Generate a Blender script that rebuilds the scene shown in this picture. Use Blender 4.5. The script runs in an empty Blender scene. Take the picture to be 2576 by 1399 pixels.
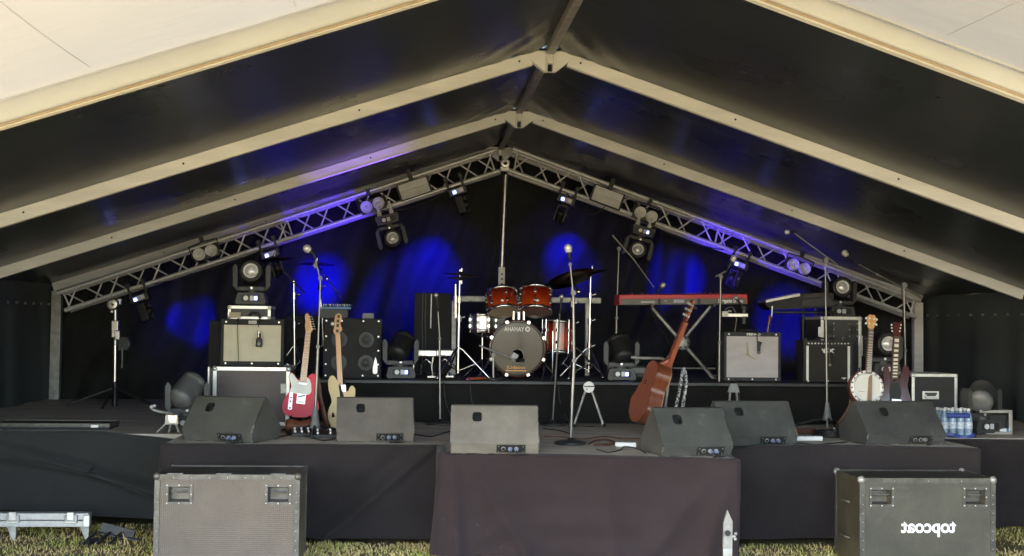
import bpy, math, random
from mathutils import Vector, Matrix, noise
random.seed(7)
PI = math.pi
V = Vector
scene = bpy.context.scene
COL = scene.collection

# ------------------------------------------------------------------ camera
F = 3200.0                      # focal length in units of a 2576-wide picture
CAM = V((0, 0, 1.65))
_a = math.atan(253 / F); _p = math.atan(115.5 / F); _r = 0.012
FW = V((math.sin(_a) * math.cos(_p), math.cos(_a) * math.cos(_p), math.sin(_p)))
_r0 = FW.cross(V((0, 0, 1))).normalized(); _u0 = _r0.cross(FW).normalized()
RT = _r0 * math.cos(_r) + _u0 * math.sin(_r)
UP = _u0 * math.cos(_r) - _r0 * math.sin(_r)
cd = bpy.data.cameras.new("camera"); cam = bpy.data.objects.new("camera", cd); COL.objects.link(cam)
m = Matrix.Identity(4)
for i in range(3):
    m[i][0] = RT[i]; m[i][1] = UP[i]; m[i][2] = -FW[i]; m[i][3] = CAM[i]
cam.matrix_world = m
cd.sensor_fit = 'HORIZONTAL'; cd.angle = 2 * math.atan(1288 / F)
cd.clip_start = 0.05; cd.clip_end = 2000
scene.camera = cam

def ray(px, py):
    return FW + RT * ((px - 1288) / F) - UP * ((py - 699.5) / F)
def Py(px, py, y):
    d = ray(px, py); return CAM + d * ((y - CAM.y) / d.y)
def Pz(px, py, z):
    d = ray(px, py); return CAM + d * ((z - CAM.z) / d.z)
def dep(p): return (V(p) - CAM).dot(FW)
def sc(p): return dep(p) / F     # metres per picture unit at p

# ------------------------------------------------------------------ materials
def mk(name):
    mt = bpy.data.materials.new(name); mt.use_nodes = True
    nt = mt.node_tree; b = nt.nodes["Principled BSDF"]
    return mt, nt, b
def M(name, col, rough=.5, metal=0., var=.2, vs=6., bump=0., bs=80., spec=.5, coat=0., detail=5, stretch=None, col2=None, sheen=0., rvar=.15, thr=None, dust=None):
    mt, nt, b = mk(name); N = nt.nodes; L = nt.links
    tc = N.new("ShaderNodeTexCoord"); mp = N.new("ShaderNodeMapping"); L.new(tc.outputs["Object"], mp.inputs[0])
    if stretch: mp.inputs["Scale"].default_value = stretch
    nz = N.new("ShaderNodeTexNoise"); nz.inputs["Scale"].default_value = vs; nz.inputs["Detail"].default_value = detail
    nz.inputs["Roughness"].default_value = .65
    L.new(mp.outputs[0], nz.inputs["Vector"])
    mx = N.new("ShaderNodeMix"); mx.data_type = 'RGBA'
    c = V(col)
    lo = c * (1 - var); hi = V(col2) if col2 else c * (1 + var)
    mx.inputs[6].default_value = (*lo, 1); mx.inputs[7].default_value = (*[min(1, x) for x in hi], 1)
    rp = N.new("ShaderNodeMapRange"); rp.inputs[1].default_value = .32 if thr is None else thr[0]; rp.inputs[2].default_value = .68 if thr is None else thr[1]
    L.new(nz.outputs[0], rp.inputs[0]); L.new(rp.outputs[0], mx.inputs[0]); L.new(mx.outputs[2], b.inputs["Base Color"])
    if dust:
        dn = N.new("ShaderNodeTexNoise"); dn.inputs["Scale"].default_value = dust[0]; dn.inputs["Detail"].default_value = 6; dn.inputs["Roughness"].default_value = .75; dn.inputs["Distortion"].default_value = .8
        L.new(tc.outputs["Object"], dn.inputs["Vector"])
        dr = N.new("ShaderNodeMapRange"); dr.inputs[1].default_value = dust[1]; dr.inputs[2].default_value = dust[2]; dr.inputs[4].default_value = dust[3]; L.new(dn.outputs[0], dr.inputs[0])
        dm = N.new("ShaderNodeMix"); dm.data_type = 'RGBA'; L.new(dr.outputs[0], dm.inputs[0]); L.new(mx.outputs[2], dm.inputs[6]); dm.inputs[7].default_value = (*dust[4], 1)
        L.new(dm.outputs[2], b.inputs["Base Color"])
    rr = N.new("ShaderNodeMapRange"); rr.inputs[3].default_value = max(.03, rough - rvar * rough); rr.inputs[4].default_value = min(1, rough + rvar * rough)
    L.new(nz.outputs[0], rr.inputs[0]); L.new(rr.outputs[0], b.inputs["Roughness"])
    b.inputs["Metallic"].default_value = metal; b.inputs["Specular IOR Level"].default_value = spec
    b.inputs["Coat Weight"].default_value = coat; b.inputs["Coat Roughness"].default_value = .08
    if sheen: b.inputs["Sheen Weight"].default_value = sheen
    if bump:
        n2 = N.new("ShaderNodeTexNoise"); n2.inputs["Scale"].default_value = bs; n2.inputs["Detail"].default_value = 3
        L.new(mp.outputs[0], n2.inputs["Vector"])
        bp = N.new("ShaderNodeBump"); bp.inputs["Strength"].default_value = bump; bp.inputs["Distance"].default_value = .01
        L.new(n2.outputs[0], bp.inputs["Height"]); L.new(bp.outputs[0], b.inputs["Normal"])
    return mt
def EM(name, col, strength):
    mt, nt, b = mk(name)
    b.inputs["Base Color"].default_value = (*[c * .5 for c in col], 1)
    b.inputs["Emission Color"].default_value = (*col, 1); b.inputs["Emission Strength"].default_value = strength
    return mt
m_chrome = M("chrome", (.72, .72, .74), .16, 1, .1, 20)
m_alu = M("brushed_aluminium", (.62, .61, .58), .34, 1, .15, 30, .05, 200)
m_alum = M("weathered_aluminium", (.42, .41, .38), .5, .6, .3, 12, .1, 60)
m_truss = M("truss_aluminium", (.72, .71, .70), .36, .35, .12, 30)
m_frame = M("marquee_frame_aluminium", (.84, .82, .77), .45, .0, .12, 2.5, .06, 30, stretch=(.4, 1, 3), dust=(6, .62, .8, .4, (.42, .38, .32)))
m_black = M("black_plastic", (.018, .018, .018), .5, 0, .3, 15, .1, 200)
m_blackm = M("black_metal", (.02, .02, .021), .38, 0, .3, 20)
m_dark = M("dark_grey_plastic", (.05, .05, .05), .5, 0, .25, 10, .08, 150)
m_grey = M("grey_plastic", (.22, .22, .21), .5, 0, .2, 10)
m_silver = M("silver_trim", (.74, .73, .70), .38, .7, .12, 25, .05, 120)
m_white = M("white_plastic", (.75, .75, .72), .4, 0, .06, 10)
m_rubber = M("black_rubber", (.012, .012, .012), .7, 0, .3, 30)
m_tolex = M("black_tolex", (.022, .022, .022), .55, 0, .3, 30, .5, 350)
m_wedge = M("scuffed_speaker_paint", (.10, .098, .09), .42, 0, .25, 3.5, .28, 420, spec=.5, dust=(5, .60, .76, .5, (.26, .24, .21)))
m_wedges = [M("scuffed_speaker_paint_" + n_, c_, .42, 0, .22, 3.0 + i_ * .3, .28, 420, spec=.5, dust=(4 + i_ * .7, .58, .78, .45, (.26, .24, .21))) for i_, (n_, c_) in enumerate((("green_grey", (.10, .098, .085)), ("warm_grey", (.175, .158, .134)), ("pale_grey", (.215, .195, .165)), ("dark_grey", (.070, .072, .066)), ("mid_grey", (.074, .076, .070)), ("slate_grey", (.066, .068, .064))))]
m_worn = M("worn_paint_edge", (.09, .085, .075), .5, 0, .75, 22, .2, 90, col2=(.45, .43, .38), thr=(.5, .72))
m_cloth_bk = M("black_drape_cloth", (.034, .034, .031), .95, 0, .2, 2.5, .25, 120, spec=.1, sheen=.03)
m_cloth_tent = M("black_pvc_wall", (.060, .068, .064), .62, 0, .2, 1.5, .12, 8, spec=.4)
m_skirt = M("faded_black_cloth", (.027, .0222, .0222), .95, 0, .2, 1.6, .3, 260, spec=.12, sheen=.08, dust=(7, .66, .80, .55, (.16, .14, .13)))
m_skirt_p = M("faded_plum_black_cloth", (.031, .0225, .0235), .95, 0, .16, 1.6, .3, 260, spec=.12, sheen=.08, dust=(7, .66, .80, .55, (.16, .14, .13)))
m_skirt_g = M("grey_black_cloth", (.036, .0355, .034), .9, 0, .16, 1.2, .25, 200, spec=.2, sheen=.08, dust=(7, .66, .80, .55, (.16, .14, .13)))
m_red = M("red_lacquer", (.72, .03, .065), .42, 0, .06, 3, spec=.35)
m_nred = M("red_keyboard_paint", (.58, .03, .045), .38, 0, .05, 3)
m_cream = M("cream_lacquer", (.76, .57, .28), .42, 0, .06, 4, spec=.35)
m_pguard = M("mint_white_pickguard", (.74, .73, .62), .3, 0, .03, 10)
m_maple = M("maple_neck", (.62, .33, .12), .28, 0, .14, 5, stretch=(9, 9, .8), coat=.3)
m_rose = M("rosewood_board", (.09, .045, .025), .45, 0, .3, 8, stretch=(9, 9, 1))
m_mahog = M("reddish_mahogany", (.25, .062, .025), .3, 0, .35, 4, stretch=(14, 14, 1.2), coat=.35)
m_mahogd = M("dark_mahogany_side", (.15, .042, .02), .3, 0, .35, 4, stretch=(14, 14, 1.2), coat=.35)
m_sg = M("cherry_red_lacquer", (.07, .011, .010), .2, 0, .25, 5, stretch=(8, 8, 1), coat=.5)
m_skin = M("drum_skin_white", (.62, .60, .54), .45, 0, .06, 5)
m_amber = M("coated_drum_skin", (.42, .33, .24), .4, 0, .1, 5)
m_cymbal = M("dark_bronze_cymbal", (.16, .10, .06), .3, 1, .25, 8)
m_cream_grille = M("cream_grille_cloth", (.72, .66, .50), .8, 0, .08, 3, .5, 500)
m_silver_grille = M("silver_grille_cloth", (.54, .50, .50), .75, 0, .1, 4, .5, 500, stretch=(1, 1, 3))
m_bass_grille = M("black_metal_grille", (.03, .03, .032), .55, 0, .2, 6, .6, 500)
m_brown_panel = M("brown_laminate", (.085, .062, .058), .45, 0, .12, 5, .06, 120)
m_case_l = M("hexgrip_brown_laminate", (.122, .098, .074), .42, 0, .18, 2.2, .35, 130, spec=.4)
m_case_r = M("olive_black_painted_ply", (.052, .047, .031), .45, 0, .35, 2.5, .12, 40, spec=.5, dust=(3.5, .55, .8, .5, (.12, .11, .075)))
m_case_s = M("scuffed_black_ply", (.03, .028, .024), .42, 0, .5, 9, .2, 40, col2=(.10, .09, .07), thr=(.45, .75))
m_trim_d = M("dull_metal_angle", (.12, .113, .10), .42, .5, .3, 14, .1, 60)
m_trim_r = M("olive_metal_angle", (.085, .08, .065), .42, .5, .35, 14, .1, 60)
m_leather = M("brown_leather", (.12, .05, .025), .55, 0, .25, 20, .2, 100)
m_cable = M("black_cable", (.012, .012, .012), .5, 0, .2, 30)
m_cableb = M("rust_brown_cable", (.13, .05, .03), .6, 0, .2, 30)
m_blue = M("blue_painted_metal", (.06, .20, .45), .4, 0, .1, 10)
m_disp = EM("lit_blue_display", (.15, .2, 1.), 2.2)
m_dispw = M("pale_control_panel", (.55, .55, .58), .35, 0, .1, 20)
m_lens = M("lamp_reflector", (.86, .85, .82), .3, .1, .05, 40)
m_bulb = M("pale_lamp_lens", (.75, .74, .70), .12, 0, .1, 20, coat=.6)
m_hole = M("unlit_hollow", (.006, .006, .006), .8, 0, .1, 10)
m_letter = M("white_lettering_paint", (.78, .78, .75), .5, 0, .05, 20)
m_orange = M("orange_lettering", (.75, .38, .10), .5, 0, .05, 20)
m_deck = M("worn_stage_board", (.50, .43, .345), .6, 0, .35, 2.2, .15, 30, stretch=(1, 5, 1), detail=8)
m_pet = M("blue_tinted_bottle_plastic", (.26, .36, .48), .16, 0, .3, 14, spec=.6)
m_wrap = M("blue_printed_film", (.05, .08, .30), .25, 0, .2, 10)

# one drum shell: amber centre, dark red ends (a stained fade)
def shell_mat():
    mt, nt, b = mk("sunburst_drum_lacquer"); N = nt.nodes; L = nt.links
    tc = N.new("ShaderNodeTexCoord"); sp = N.new("ShaderNodeSeparateXYZ"); L.new(tc.outputs["Generated"], sp.inputs[0])
    cr = N.new("ShaderNodeValToRGB"); e = cr.color_ramp.elements
    e[0].position = .02; e[0].color = (.10, .006, .004, 1); e[1].position = .98; e[1].color = (.10, .006, .004, 1)
    for p, c in ((.25, (.27, .02, .006, 1)), (.5, (.46, .062, .010, 1)), (.75, (.27, .02, .006, 1))):
        q = e.new(p); q.color = c
    nz = N.new("ShaderNodeTexNoise"); nz.inputs["Scale"].default_value = 9
    ad = N.new("ShaderNodeMath"); ad.operation = 'MULTIPLY_ADD'; ad.inputs[1].default_value = .12
    L.new(nz.outputs[0], ad.inputs[0]); L.new(sp.outputs[2], ad.inputs[2]); L.new(ad.outputs[0], cr.inputs[0])
    L.new(cr.outputs[0], b.inputs["Base Color"]); b.inputs["Roughness"].default_value = .18; b.inputs["Coat Weight"].default_value = .6
    return mt
m_shell = shell_mat()
m_kick = M("glossy_black_drum_head", (.03, .029, .027), .10, 0, .15, 2, spec=.6)

def hex_mat():   # adds a fine anti-slip dimple to the brown laminate
    nt = m_case_l.node_tree; N = nt.nodes; L = nt.links; b = N["Principled BSDF"]
    vo = N.new("ShaderNodeTexVoronoi"); vo.inputs["Scale"].default_value = 75; vo.inputs["Randomness"].default_value = .12
    tc = N.new("ShaderNodeTexCoord"); L.new(tc.outputs["Object"], vo.inputs["Vector"])
    bp = N.new("ShaderNodeBump"); bp.inputs["Strength"].default_value = .55; bp.inputs["Distance"].default_value = .006
    L.new(vo.outputs["Distance"], bp.inputs["Height"]); L.new(bp.outputs[0], b.inputs["Normal"])
hex_mat()

def roof_mat():
    mt, nt, b = mk("glossy_black_pvc"); N = nt.nodes; L = nt.links
    tc = N.new("ShaderNodeTexCoord"); mp = N.new("ShaderNodeMapping"); L.new(tc.outputs["Object"], mp.inputs[0])
    mp.inputs["Scale"].default_value = (1, 1, 1)
    nz = N.new("ShaderNodeTexNoise"); nz.inputs["Scale"].default_value = .9; nz.inputs["Detail"].default_value = 4; L.new(mp.outputs[0], nz.inputs["Vector"])
    cr = N.new("ShaderNodeMapRange"); cr.inputs[1].default_value = .3; cr.inputs[2].default_value = .7
    cr.inputs[3].default_value = .25; cr.inputs[4].default_value = .35
    L.new(nz.outputs[0], cr.inputs[0]); L.new(cr.outputs[0], b.inputs["Roughness"])
    mx = N.new("ShaderNodeMix"); mx.data_type = 'RGBA'; mx.inputs[6].default_value = (.019, .024, .029, 1); mx.inputs[7].default_value = (.030, .037, .042, 1)
    L.new(nz.outputs[0], mx.inputs[0]); L.new(mx.outputs[2], b.inputs["Base Color"])
    b.inputs["Specular IOR Level"].default_value = .5
    return mt
m_roof = roof_mat()
def canopy_mat():
    mt, nt, b = mk("white_translucent_canopy"); N = nt.nodes; L = nt.links
    out = N["Material Output"]; N.remove(b)
    tc = N.new("ShaderNodeTexCoord"); nz = N.new("ShaderNodeTexNoise"); nz.inputs["Scale"].default_value = 1.2; nz.inputs["Detail"].default_value = 6
    L.new(tc.outputs["Object"], nz.inputs["Vector"])
    mx = N.new("ShaderNodeMix"); mx.data_type = 'RGBA'; mx.inputs[6].default_value = (.48, .475, .455, 1); mx.inputs[7].default_value = (.55, .545, .53, 1)
    L.new(nz.outputs[0], mx.inputs[0])
    n2 = N.new("ShaderNodeTexNoise"); n2.inputs["Scale"].default_value = 3; n2.inputs["Detail"].default_value = 5
    mp = N.new("ShaderNodeMapping"); mp.inputs["Scale"].default_value = (.5, 2.5, 1); L.new(tc.outputs["Object"], mp.inputs[0]); L.new(mp.outputs[0], n2.inputs["Vector"])
    bp = N.new("ShaderNodeBump"); bp.inputs["Strength"].default_value = .5; bp.inputs["Distance"].default_value = .02; L.new(n2.outputs[0], bp.inputs["Height"])
    df = N.new("ShaderNodeBsdfDiffuse"); tr = N.new("ShaderNodeBsdfTranslucent"); ms = N.new("ShaderNodeMixShader"); ms.inputs[0].default_value = .055
    for n in (df, tr):
        L.new(mx.outputs[2], n.inputs[0]); L.new(bp.outputs[0], n.inputs["Normal"])
    L.new(df.outputs[0], ms.inputs[1]); L.new(tr.outputs[0], ms.inputs[2]); L.new(ms.outputs[0], out.inputs[0])
    return mt
m_canopy = canopy_mat()
def ground_mat():
    mt, nt, b = mk("trodden_grass_ground"); N = nt.nodes; L = nt.links
    tc = N.new("ShaderNodeTexCoord"); n1 = N.new("ShaderNodeTexNoise"); n1.inputs["Scale"].default_value = 1.6; n1.inputs["Detail"].default_value = 8
    n2 = N.new("ShaderNodeTexNoise"); n2.inputs["Scale"].default_value = 45; n2.inputs["Detail"].default_value = 6
    for n in (n1, n2): L.new(tc.outputs["Object"], n.inputs["Vector"])
    cr = N.new("ShaderNodeValToRGB"); e = cr.color_ramp.elements
    e[0].position = .38; e[0].color = (.17, .155, .05, 1); e[1].position = .62; e[1].color = (.32, .225, .11, 1)
    L.new(n1.outputs[0], cr.inputs[0])
    mx = N.new("ShaderNodeMix"); mx.data_type = 'RGBA'; mx.blend_type = 'MULTIPLY'; mx.inputs[0].default_value = .8
    c2 = N.new("ShaderNodeValToRGB"); c2.color_ramp.elements[0].position = .3; c2.color_ramp.elements[0].color = (.35, .3, .25, 1); c2.color_ramp.elements[1].position = .7
    L.new(n2.outputs[0], c2.inputs[0]); L.new(cr.outputs[0], mx.inputs[6]); L.new(c2.outputs[0], mx.inputs[7]); L.new(mx.outputs[2], b.inputs["Base Color"])
    b.inputs["Roughness"].default_value = .95
    bp = N.new("ShaderNodeBump"); bp.inputs["Strength"].default_value = .8; bp.inputs["Distance"].default_value = .03; L.new(n2.outputs[0], bp.inputs["Height"]); L.new(bp.outputs[0], b.inputs["Normal"])
    return mt
m_ground = ground_mat()
def blade_mat():
    mt, nt, b = mk("grass_blades"); N = nt.nodes; L = nt.links
    tc = N.new("ShaderNodeTexCoord"); n1 = N.new("ShaderNodeTexNoise"); n1.inputs["Scale"].default_value = 3; n1.inputs["Detail"].default_value = 8
    L.new(tc.outputs["Object"], n1.inputs["Vector"])
    cr = N.new("ShaderNodeValToRGB"); e = cr.color_ramp.elements
    e[0].position = .30; e[0].color = (.30, .32, .07, 1); e[1].position = .56; e[1].color = (.62, .46, .19, 1)
    q = e.new(.42); q.color = (.44, .42, .11, 1)
    L.new(n1.outputs[0], cr.inputs[0]); L.new(cr.outputs[0], b.inputs["Base Color"]); b.inputs["Roughness"].default_value = .6
    return mt
m_blade = blade_mat()

# ------------------------------------------------------------------ mesh building
ROOT = {}
def rot_to(d):
    d = V(d).normalized()
    return d.to_track_quat('Z', 'Y').to_matrix().to_4x4()
class MB:
    def __init__(s): s.v = []; s.f = []; s.sm = []; s.mi = []; s.x = Matrix.Identity(4); s.m = 0
    def add(s, vs, fs, smooth=False):
        o = len(s.v); s.v += [s.x @ V(p) for p in vs]
        for f in fs: s.f.append([i + o for i in f]); s.sm.append(smooth); s.mi.append(s.m)
        return s
    def box(s, c, d, R=None):
        x, y, z = [q / 2 for q in d]; c = V(c)
        vs = [V((i * x, j * y, k * z)) for k in (-1, 1) for j in (-1, 1) for i in (-1, 1)]
        if R is not None: vs = [R @ p for p in vs]
        return s.add([p + c for p in vs], [(0, 2, 3, 1), (4, 5, 7, 6), (0, 1, 5, 4), (2, 6, 7, 3), (0, 4, 6, 2), (1, 3, 7, 5)])
    def b2(s, lo, hi):
        lo = V(lo); hi = V(hi); return s.box((lo + hi) / 2, hi - lo)
    def cyl(s, a, b, r, r2=None, n=12, caps=True, smooth=True):
        a = V(a); b = V(b); r2 = r if r2 is None else r2
        R = rot_to(b - a); vs = []
        for p, q in ((a, r), (b, r2)):
            for i in range(n):
                t = 2 * PI * i / n; vs.append(p + (R @ V((q * math.cos(t), q * math.sin(t), 0))))
        s.add(vs, [(i, (i + 1) % n, n + (i + 1) % n, n + i) for i in range(n)], smooth)
        if caps: s.add(vs, [list(range(n))[::-1], list(range(n, 2 * n))])
        return s
    def tube(s, pts, r, n=8, caps=True):
        pts = [V(p) for p in pts]; vs = []; k = len(pts); rr = r if isinstance(r, (list, tuple)) else [r] * k
        up = None
        for i, p in enumerate(pts):
            d = (pts[min(i + 1, k - 1)] - pts[max(i - 1, 0)]).normalized()
            if up is None: up = d.orthogonal().normalized()
            up = (up - d * up.dot(d)); up = up.normalized() if up.length > 1e-6 else d.orthogonal().normalized()
            w = d.cross(up)
            for j in range(n):
                t = 2 * PI * j / n; vs.append(p + (up * math.cos(t) + w * math.sin(t)) * rr[i])
        s.add(vs, [(i * n + j, i * n + (j + 1) % n, (i + 1) * n + (j + 1) % n, (i + 1) * n + j) for i in range(k - 1) for j in range(n)], True)
        if caps: s.add(vs, [list(range(n))[::-1], list(range((k - 1) * n, k * n))])
        return s
    def lathe(s, prof, o=(0, 0, 0), d=(0, 0, 1), n=24, smooth=True):
        R = rot_to(d); o = V(o); vs = []
        for r, z in prof:
            for i in range(n):
                t = 2 * PI * i / n; vs.append(o + R @ V((r * math.cos(t), r * math.sin(t), z)))
        k = len(prof)
        return s.add(vs, [(i * n + j, i * n + (j + 1) % n, (i + 1) * n + (j + 1) % n, (i + 1) * n + j) for i in range(k - 1) for j in range(n)], smooth)
    def disc(s, o, d, r, n=24):
        R = rot_to(d); o = V(o)
        return s.add([o + R @ V((r * math.cos(2 * PI * i / n), r * math.sin(2 * PI * i / n), 0)) for i in range(n)], [list(range(n))])
    def ball(s, c, r, n=12, sx=1, sy=1, sz=1):
        c = V(c); vs = []; k = n // 2
        for i in range(k + 1):
            a = PI * i / k
            for j in range(n):
                t = 2 * PI * j / n; vs.append(c + V((sx * r * math.sin(a) * math.cos(t), sy * r * math.sin(a) * math.sin(t), sz * r * math.cos(a))))
        return s.add(vs, [(i * n + j, (i + 1) * n + j, (i + 1) * n + (j + 1) % n, i * n + (j + 1) % n) for i in range(k) for j in range(n)], True)
    def prism(s, poly, y0, y1, smooth=False):
        """polygon in x,z extruded along y"""
        n = len(poly); vs = [(p[0], y0, p[1]) for p in poly] + [(p[0], y1, p[1]) for p in poly]
        return s.add(vs, [list(range(n)), list(range(n, 2 * n))[::-1]] ).add(vs, [(i, n + i, n + (i + 1) % n, (i + 1) % n) for i in range(n)], smooth)
    def prismx(s, poly, x0, x1):
        """polygon in y,z extruded along x"""
        n = len(poly); vs = [(x0, p[0], p[1]) for p in poly] + [(x1, p[0], p[1]) for p in poly]
        return s.add(vs, [list(range(n))[::-1], list(range(n, 2 * n))] + [(i, (i + 1) % n, n + (i + 1) % n, n + i) for i in range(n)])
    def grid(s, fn, nu, nv, smooth=True):
        vs = [fn(i / nu, j / nv) for j in range(nv + 1) for i in range(nu + 1)]
        return s.add(vs, [(j * (nu + 1) + i, j * (nu + 1) + i + 1, (j + 1) * (nu + 1) + i + 1, (j + 1) * (nu + 1) + i) for j in range(nv) for i in range(nu)], smooth)
    def build(s, name, mat, parent=None, world=False, bevel=0, bseg=2, worn=False, solid=0, fix=True):
        me = bpy.data.meshes.new(name)
        vs = s.v
        if world and parent is not None:
            inv = root_matrix(parent).inverted(); vs = [inv @ p for p in vs]
        me.from_pydata([tuple(p) for p in vs], [], s.f)
        for i, p in enumerate(me.polygons): p.use_smooth = s.sm[i]; p.material_index = s.mi[i]
        mats = mat if isinstance(mat, (list, tuple)) else [mat]
        for q in mats: me.materials.append(q)
        me.update()
        if fix:
            import bmesh
            bm = bmesh.new(); bm.from_mesh(me); bmesh.ops.recalc_face_normals(bm, faces=bm.faces); bm.to_mesh(me); bm.free()
        o = bpy.data.objects.new(name, me); COL.objects.link(o)
        if parent is not None: o.parent = parent
        if bevel:
            md = o.modifiers.new("bevel", 'BEVEL'); md.width = bevel; md.segments = bseg; md.limit_method = 'ANGLE'; md.angle_limit = math.radians(35)
            if worn:
                if len(me.materials) < 2: me.materials.append(m_worn)
                md.material = len(me.materials) - 1
        if solid:
            md = o.modifiers.new("solid", 'SOLIDIFY'); md.thickness = solid; md.offset = 0
        return o
def root_matrix(o):
    while o is not None and o not in ROOT: o = o.parent
    return ROOT[o] if o is not None else Matrix.Identity(4)
def tag(o, label, cat, group=None, kind=None):
    if label: o["label"] = label
    if cat: o["category"] = cat
    if group: o["group"] = group
    if kind: o["kind"] = kind
    return o
def thing(name, label, cat, loc=(0, 0, 0), rz=0., group=None, rx=0., ry=0.):
    o = bpy.data.objects.new(name, None); COL.objects.link(o); o.empty_display_size = .1
    mt = Matrix.Translation(V(loc)) @ Matrix.Rotation(rz, 4, 'Z') @ Matrix.Rotation(ry, 4, 'Y') @ Matrix.Rotation(rx, 4, 'X')
    o.matrix_world = mt; ROOT[o] = mt
    return tag(o, label, cat, group)
def copy_tree(o, parent=None):
    c = o.copy(); COL.objects.link(c); c.parent = parent
    for ch in [x for x in bpy.data.objects if x.parent == o]: copy_tree(ch, c)
    return c
def text_mb(mb, txt, height, o, ux, uz, mirror=False, offset=0., sx=1., depth=.001, align='CENTER', shear=0.):
    """writes txt on a plane at o with axes ux (reading direction in the picture) and uz (up)"""
    cu = bpy.data.curves.new("lettering", 'FONT'); cu.body = txt; cu.size = 1; cu.align_x = align; cu.offset = offset; cu.shear = shear
    ob = bpy.data.objects.new("lettering", cu); COL.objects.link(ob)
    bpy.context.view_layer.update()
    me = bpy.data.meshes.new_from_object(ob.evaluated_get(bpy.context.evaluated_depsgraph_get()))
    bpy.data.objects.remove(ob)
    k = height / .7; ux = V(ux).normalized(); uz = V(uz).normalized(); o = V(o); sg = -1 if mirror else 1
    vs = [o + ux * (p.co.x * k * sx * sg) + uz * (p.co.y * k) for p in me.vertices]
    mb.add(vs, [list(p.vertices) for p in me.polygons])
    bpy.data.meshes.remove(me)
    return mb
def rbox(x0, x1, y0, y1, Y):
    """real box of a thing seen at these picture bounds at depth plane Y: base centre, width, height"""
    p = Py((x0 + x1) / 2, y1, Y); k = sc(p)
    return p, (x1 - x0) * k, (y1 - y0) * k
def nz3(p, s=1.): return noise.noise(V(p) * s)
m_canopyedge = M("white_edge_cloth", (.56, .55, .51), .7, 0, .05, 2)
m_tan = M("tan_edge_rope", (.45, .33, .19), .7, 0, .15, 10)
SKY_STR, SUN_STR = .15, 2.2
scene.view_settings.view_transform = 'Standard'; scene.view_settings.look = 'None'
scene.view_settings.exposure = 3.6; scene.view_settings.gamma = 1
BLUE = 150.
m_riser_cloth = M("riser_black_cloth", (.015, .0145, .0135), .95, 0, .25, 2.5, .25, 120, spec=.1)
# ------------------------------------------------------------------ light
SUN_EL, SUN_AZ = math.radians(36), math.radians(250)     # azimuth clockwise from +Y: behind and to the left of the camera
w = bpy.data.worlds.new("World"); scene.world = w; w.use_nodes = True
sky = w.node_tree.nodes.new("ShaderNodeTexSky"); sky.sky_type = 'NISHITA'; sky.sun_disc = False
sky.sun_elevation = SUN_EL; sky.sun_rotation = SUN_AZ; sky.dust_density = 2.0; sky.air_density = 1.0
bg = w.node_tree.nodes["Background"]; bg.inputs[1].default_value = SKY_STR
w.node_tree.links.new(sky.outputs[0], bg.inputs[0])
sl = bpy.data.lights.new("sun", 'SUN'); sl.energy = SUN_STR; sl.angle = math.radians(.5); sl.color = (1, .93, .80)
so = bpy.data.objects.new("sun", sl); COL.objects.link(so)
sd = V((math.sin(SUN_AZ) * math.cos(SUN_EL), math.cos(SUN_AZ) * math.cos(SUN_EL), math.sin(SUN_EL)))
so.rotation_euler = sd.to_track_quat('Z', 'Y').to_euler(); so.location = (-10, -10, 20)

def spot(pos, tgt, watts, deg, blend=.8, col=(.0, .0, 1.), radius=.04):
    l = bpy.data.lights.new("blue_beam", 'SPOT'); l.energy = watts; l.color = col; l.spot_size = math.radians(deg); l.spot_blend = blend; l.shadow_soft_size = radius
    o = bpy.data.objects.new("blue_beam", l); COL.objects.link(o); o.location = pos
    o.rotation_euler = (V(pos) - V(tgt)).to_track_quat('Z', 'Y').to_euler()
    return o

# ------------------------------------------------------------------ ground
g = MB().grid(lambda u, v: ((u - .5) * 400, (v - .5) * 400, 0), 4, 4).build("ground", m_ground); tag(g, "trodden green and straw coloured grass in front of the stage", "ground", kind="structure")
b = MB()
def blade(x, y, h):
    a = random.uniform(0, 2 * PI); w_ = random.uniform(.0025, .005); dx, dy = math.cos(a) * w_, math.sin(a) * w_
    lx, ly = random.gauss(0, .4) * h, random.gauss(0, .4) * h
    b.add([(x - dx, y - dy, 0), (x + dx, y + dy, 0), (x + lx * .5 + dx * .6, y + ly * .5 + dy * .6, h * .6), (x + lx * .5 - dx * .6, y + ly * .5 - dy * .6, h * .6), (x + lx, y + ly, h)], [(0, 1, 2, 3), (3, 2, 4)])
for x0, x1, y0, y1, n in ((-4.2, -1.2, 8.6, 10.5, 11000), (-1.2, .35, 8.7, 9.6, 5200), (2.0, 3.6, 8.6, 9.5, 2600), (3.6, 5.6, 8.7, 10.4, 5200)):
    for i in range(n):
        x = random.uniform(x0, x1); y = random.uniform(y0, y1)
        q = nz3((x, y, 0), 2.3)
        if q < -.25 and random.random() < .7: continue
        blade(x, y, abs(random.gauss(.010, .008)) * (1 + max(0, q)) + .006)
for i in range(60):     # a few tall tufts
    cx, cy = random.choice([(-2.75, 10.0), (-3.35, 10.1), (-2.1, 9.8), (-2.3, 9.75), (-2.0, 9.6), (-2.55, 9.65)])
    blade(cx + random.gauss(0, .05), cy + random.gauss(0, .05), random.uniform(.05, .11))
tag(b.build("grass", m_blade, fix=False), "short green and dry grass blades around the road cases", "grass", kind="stuff")

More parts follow.
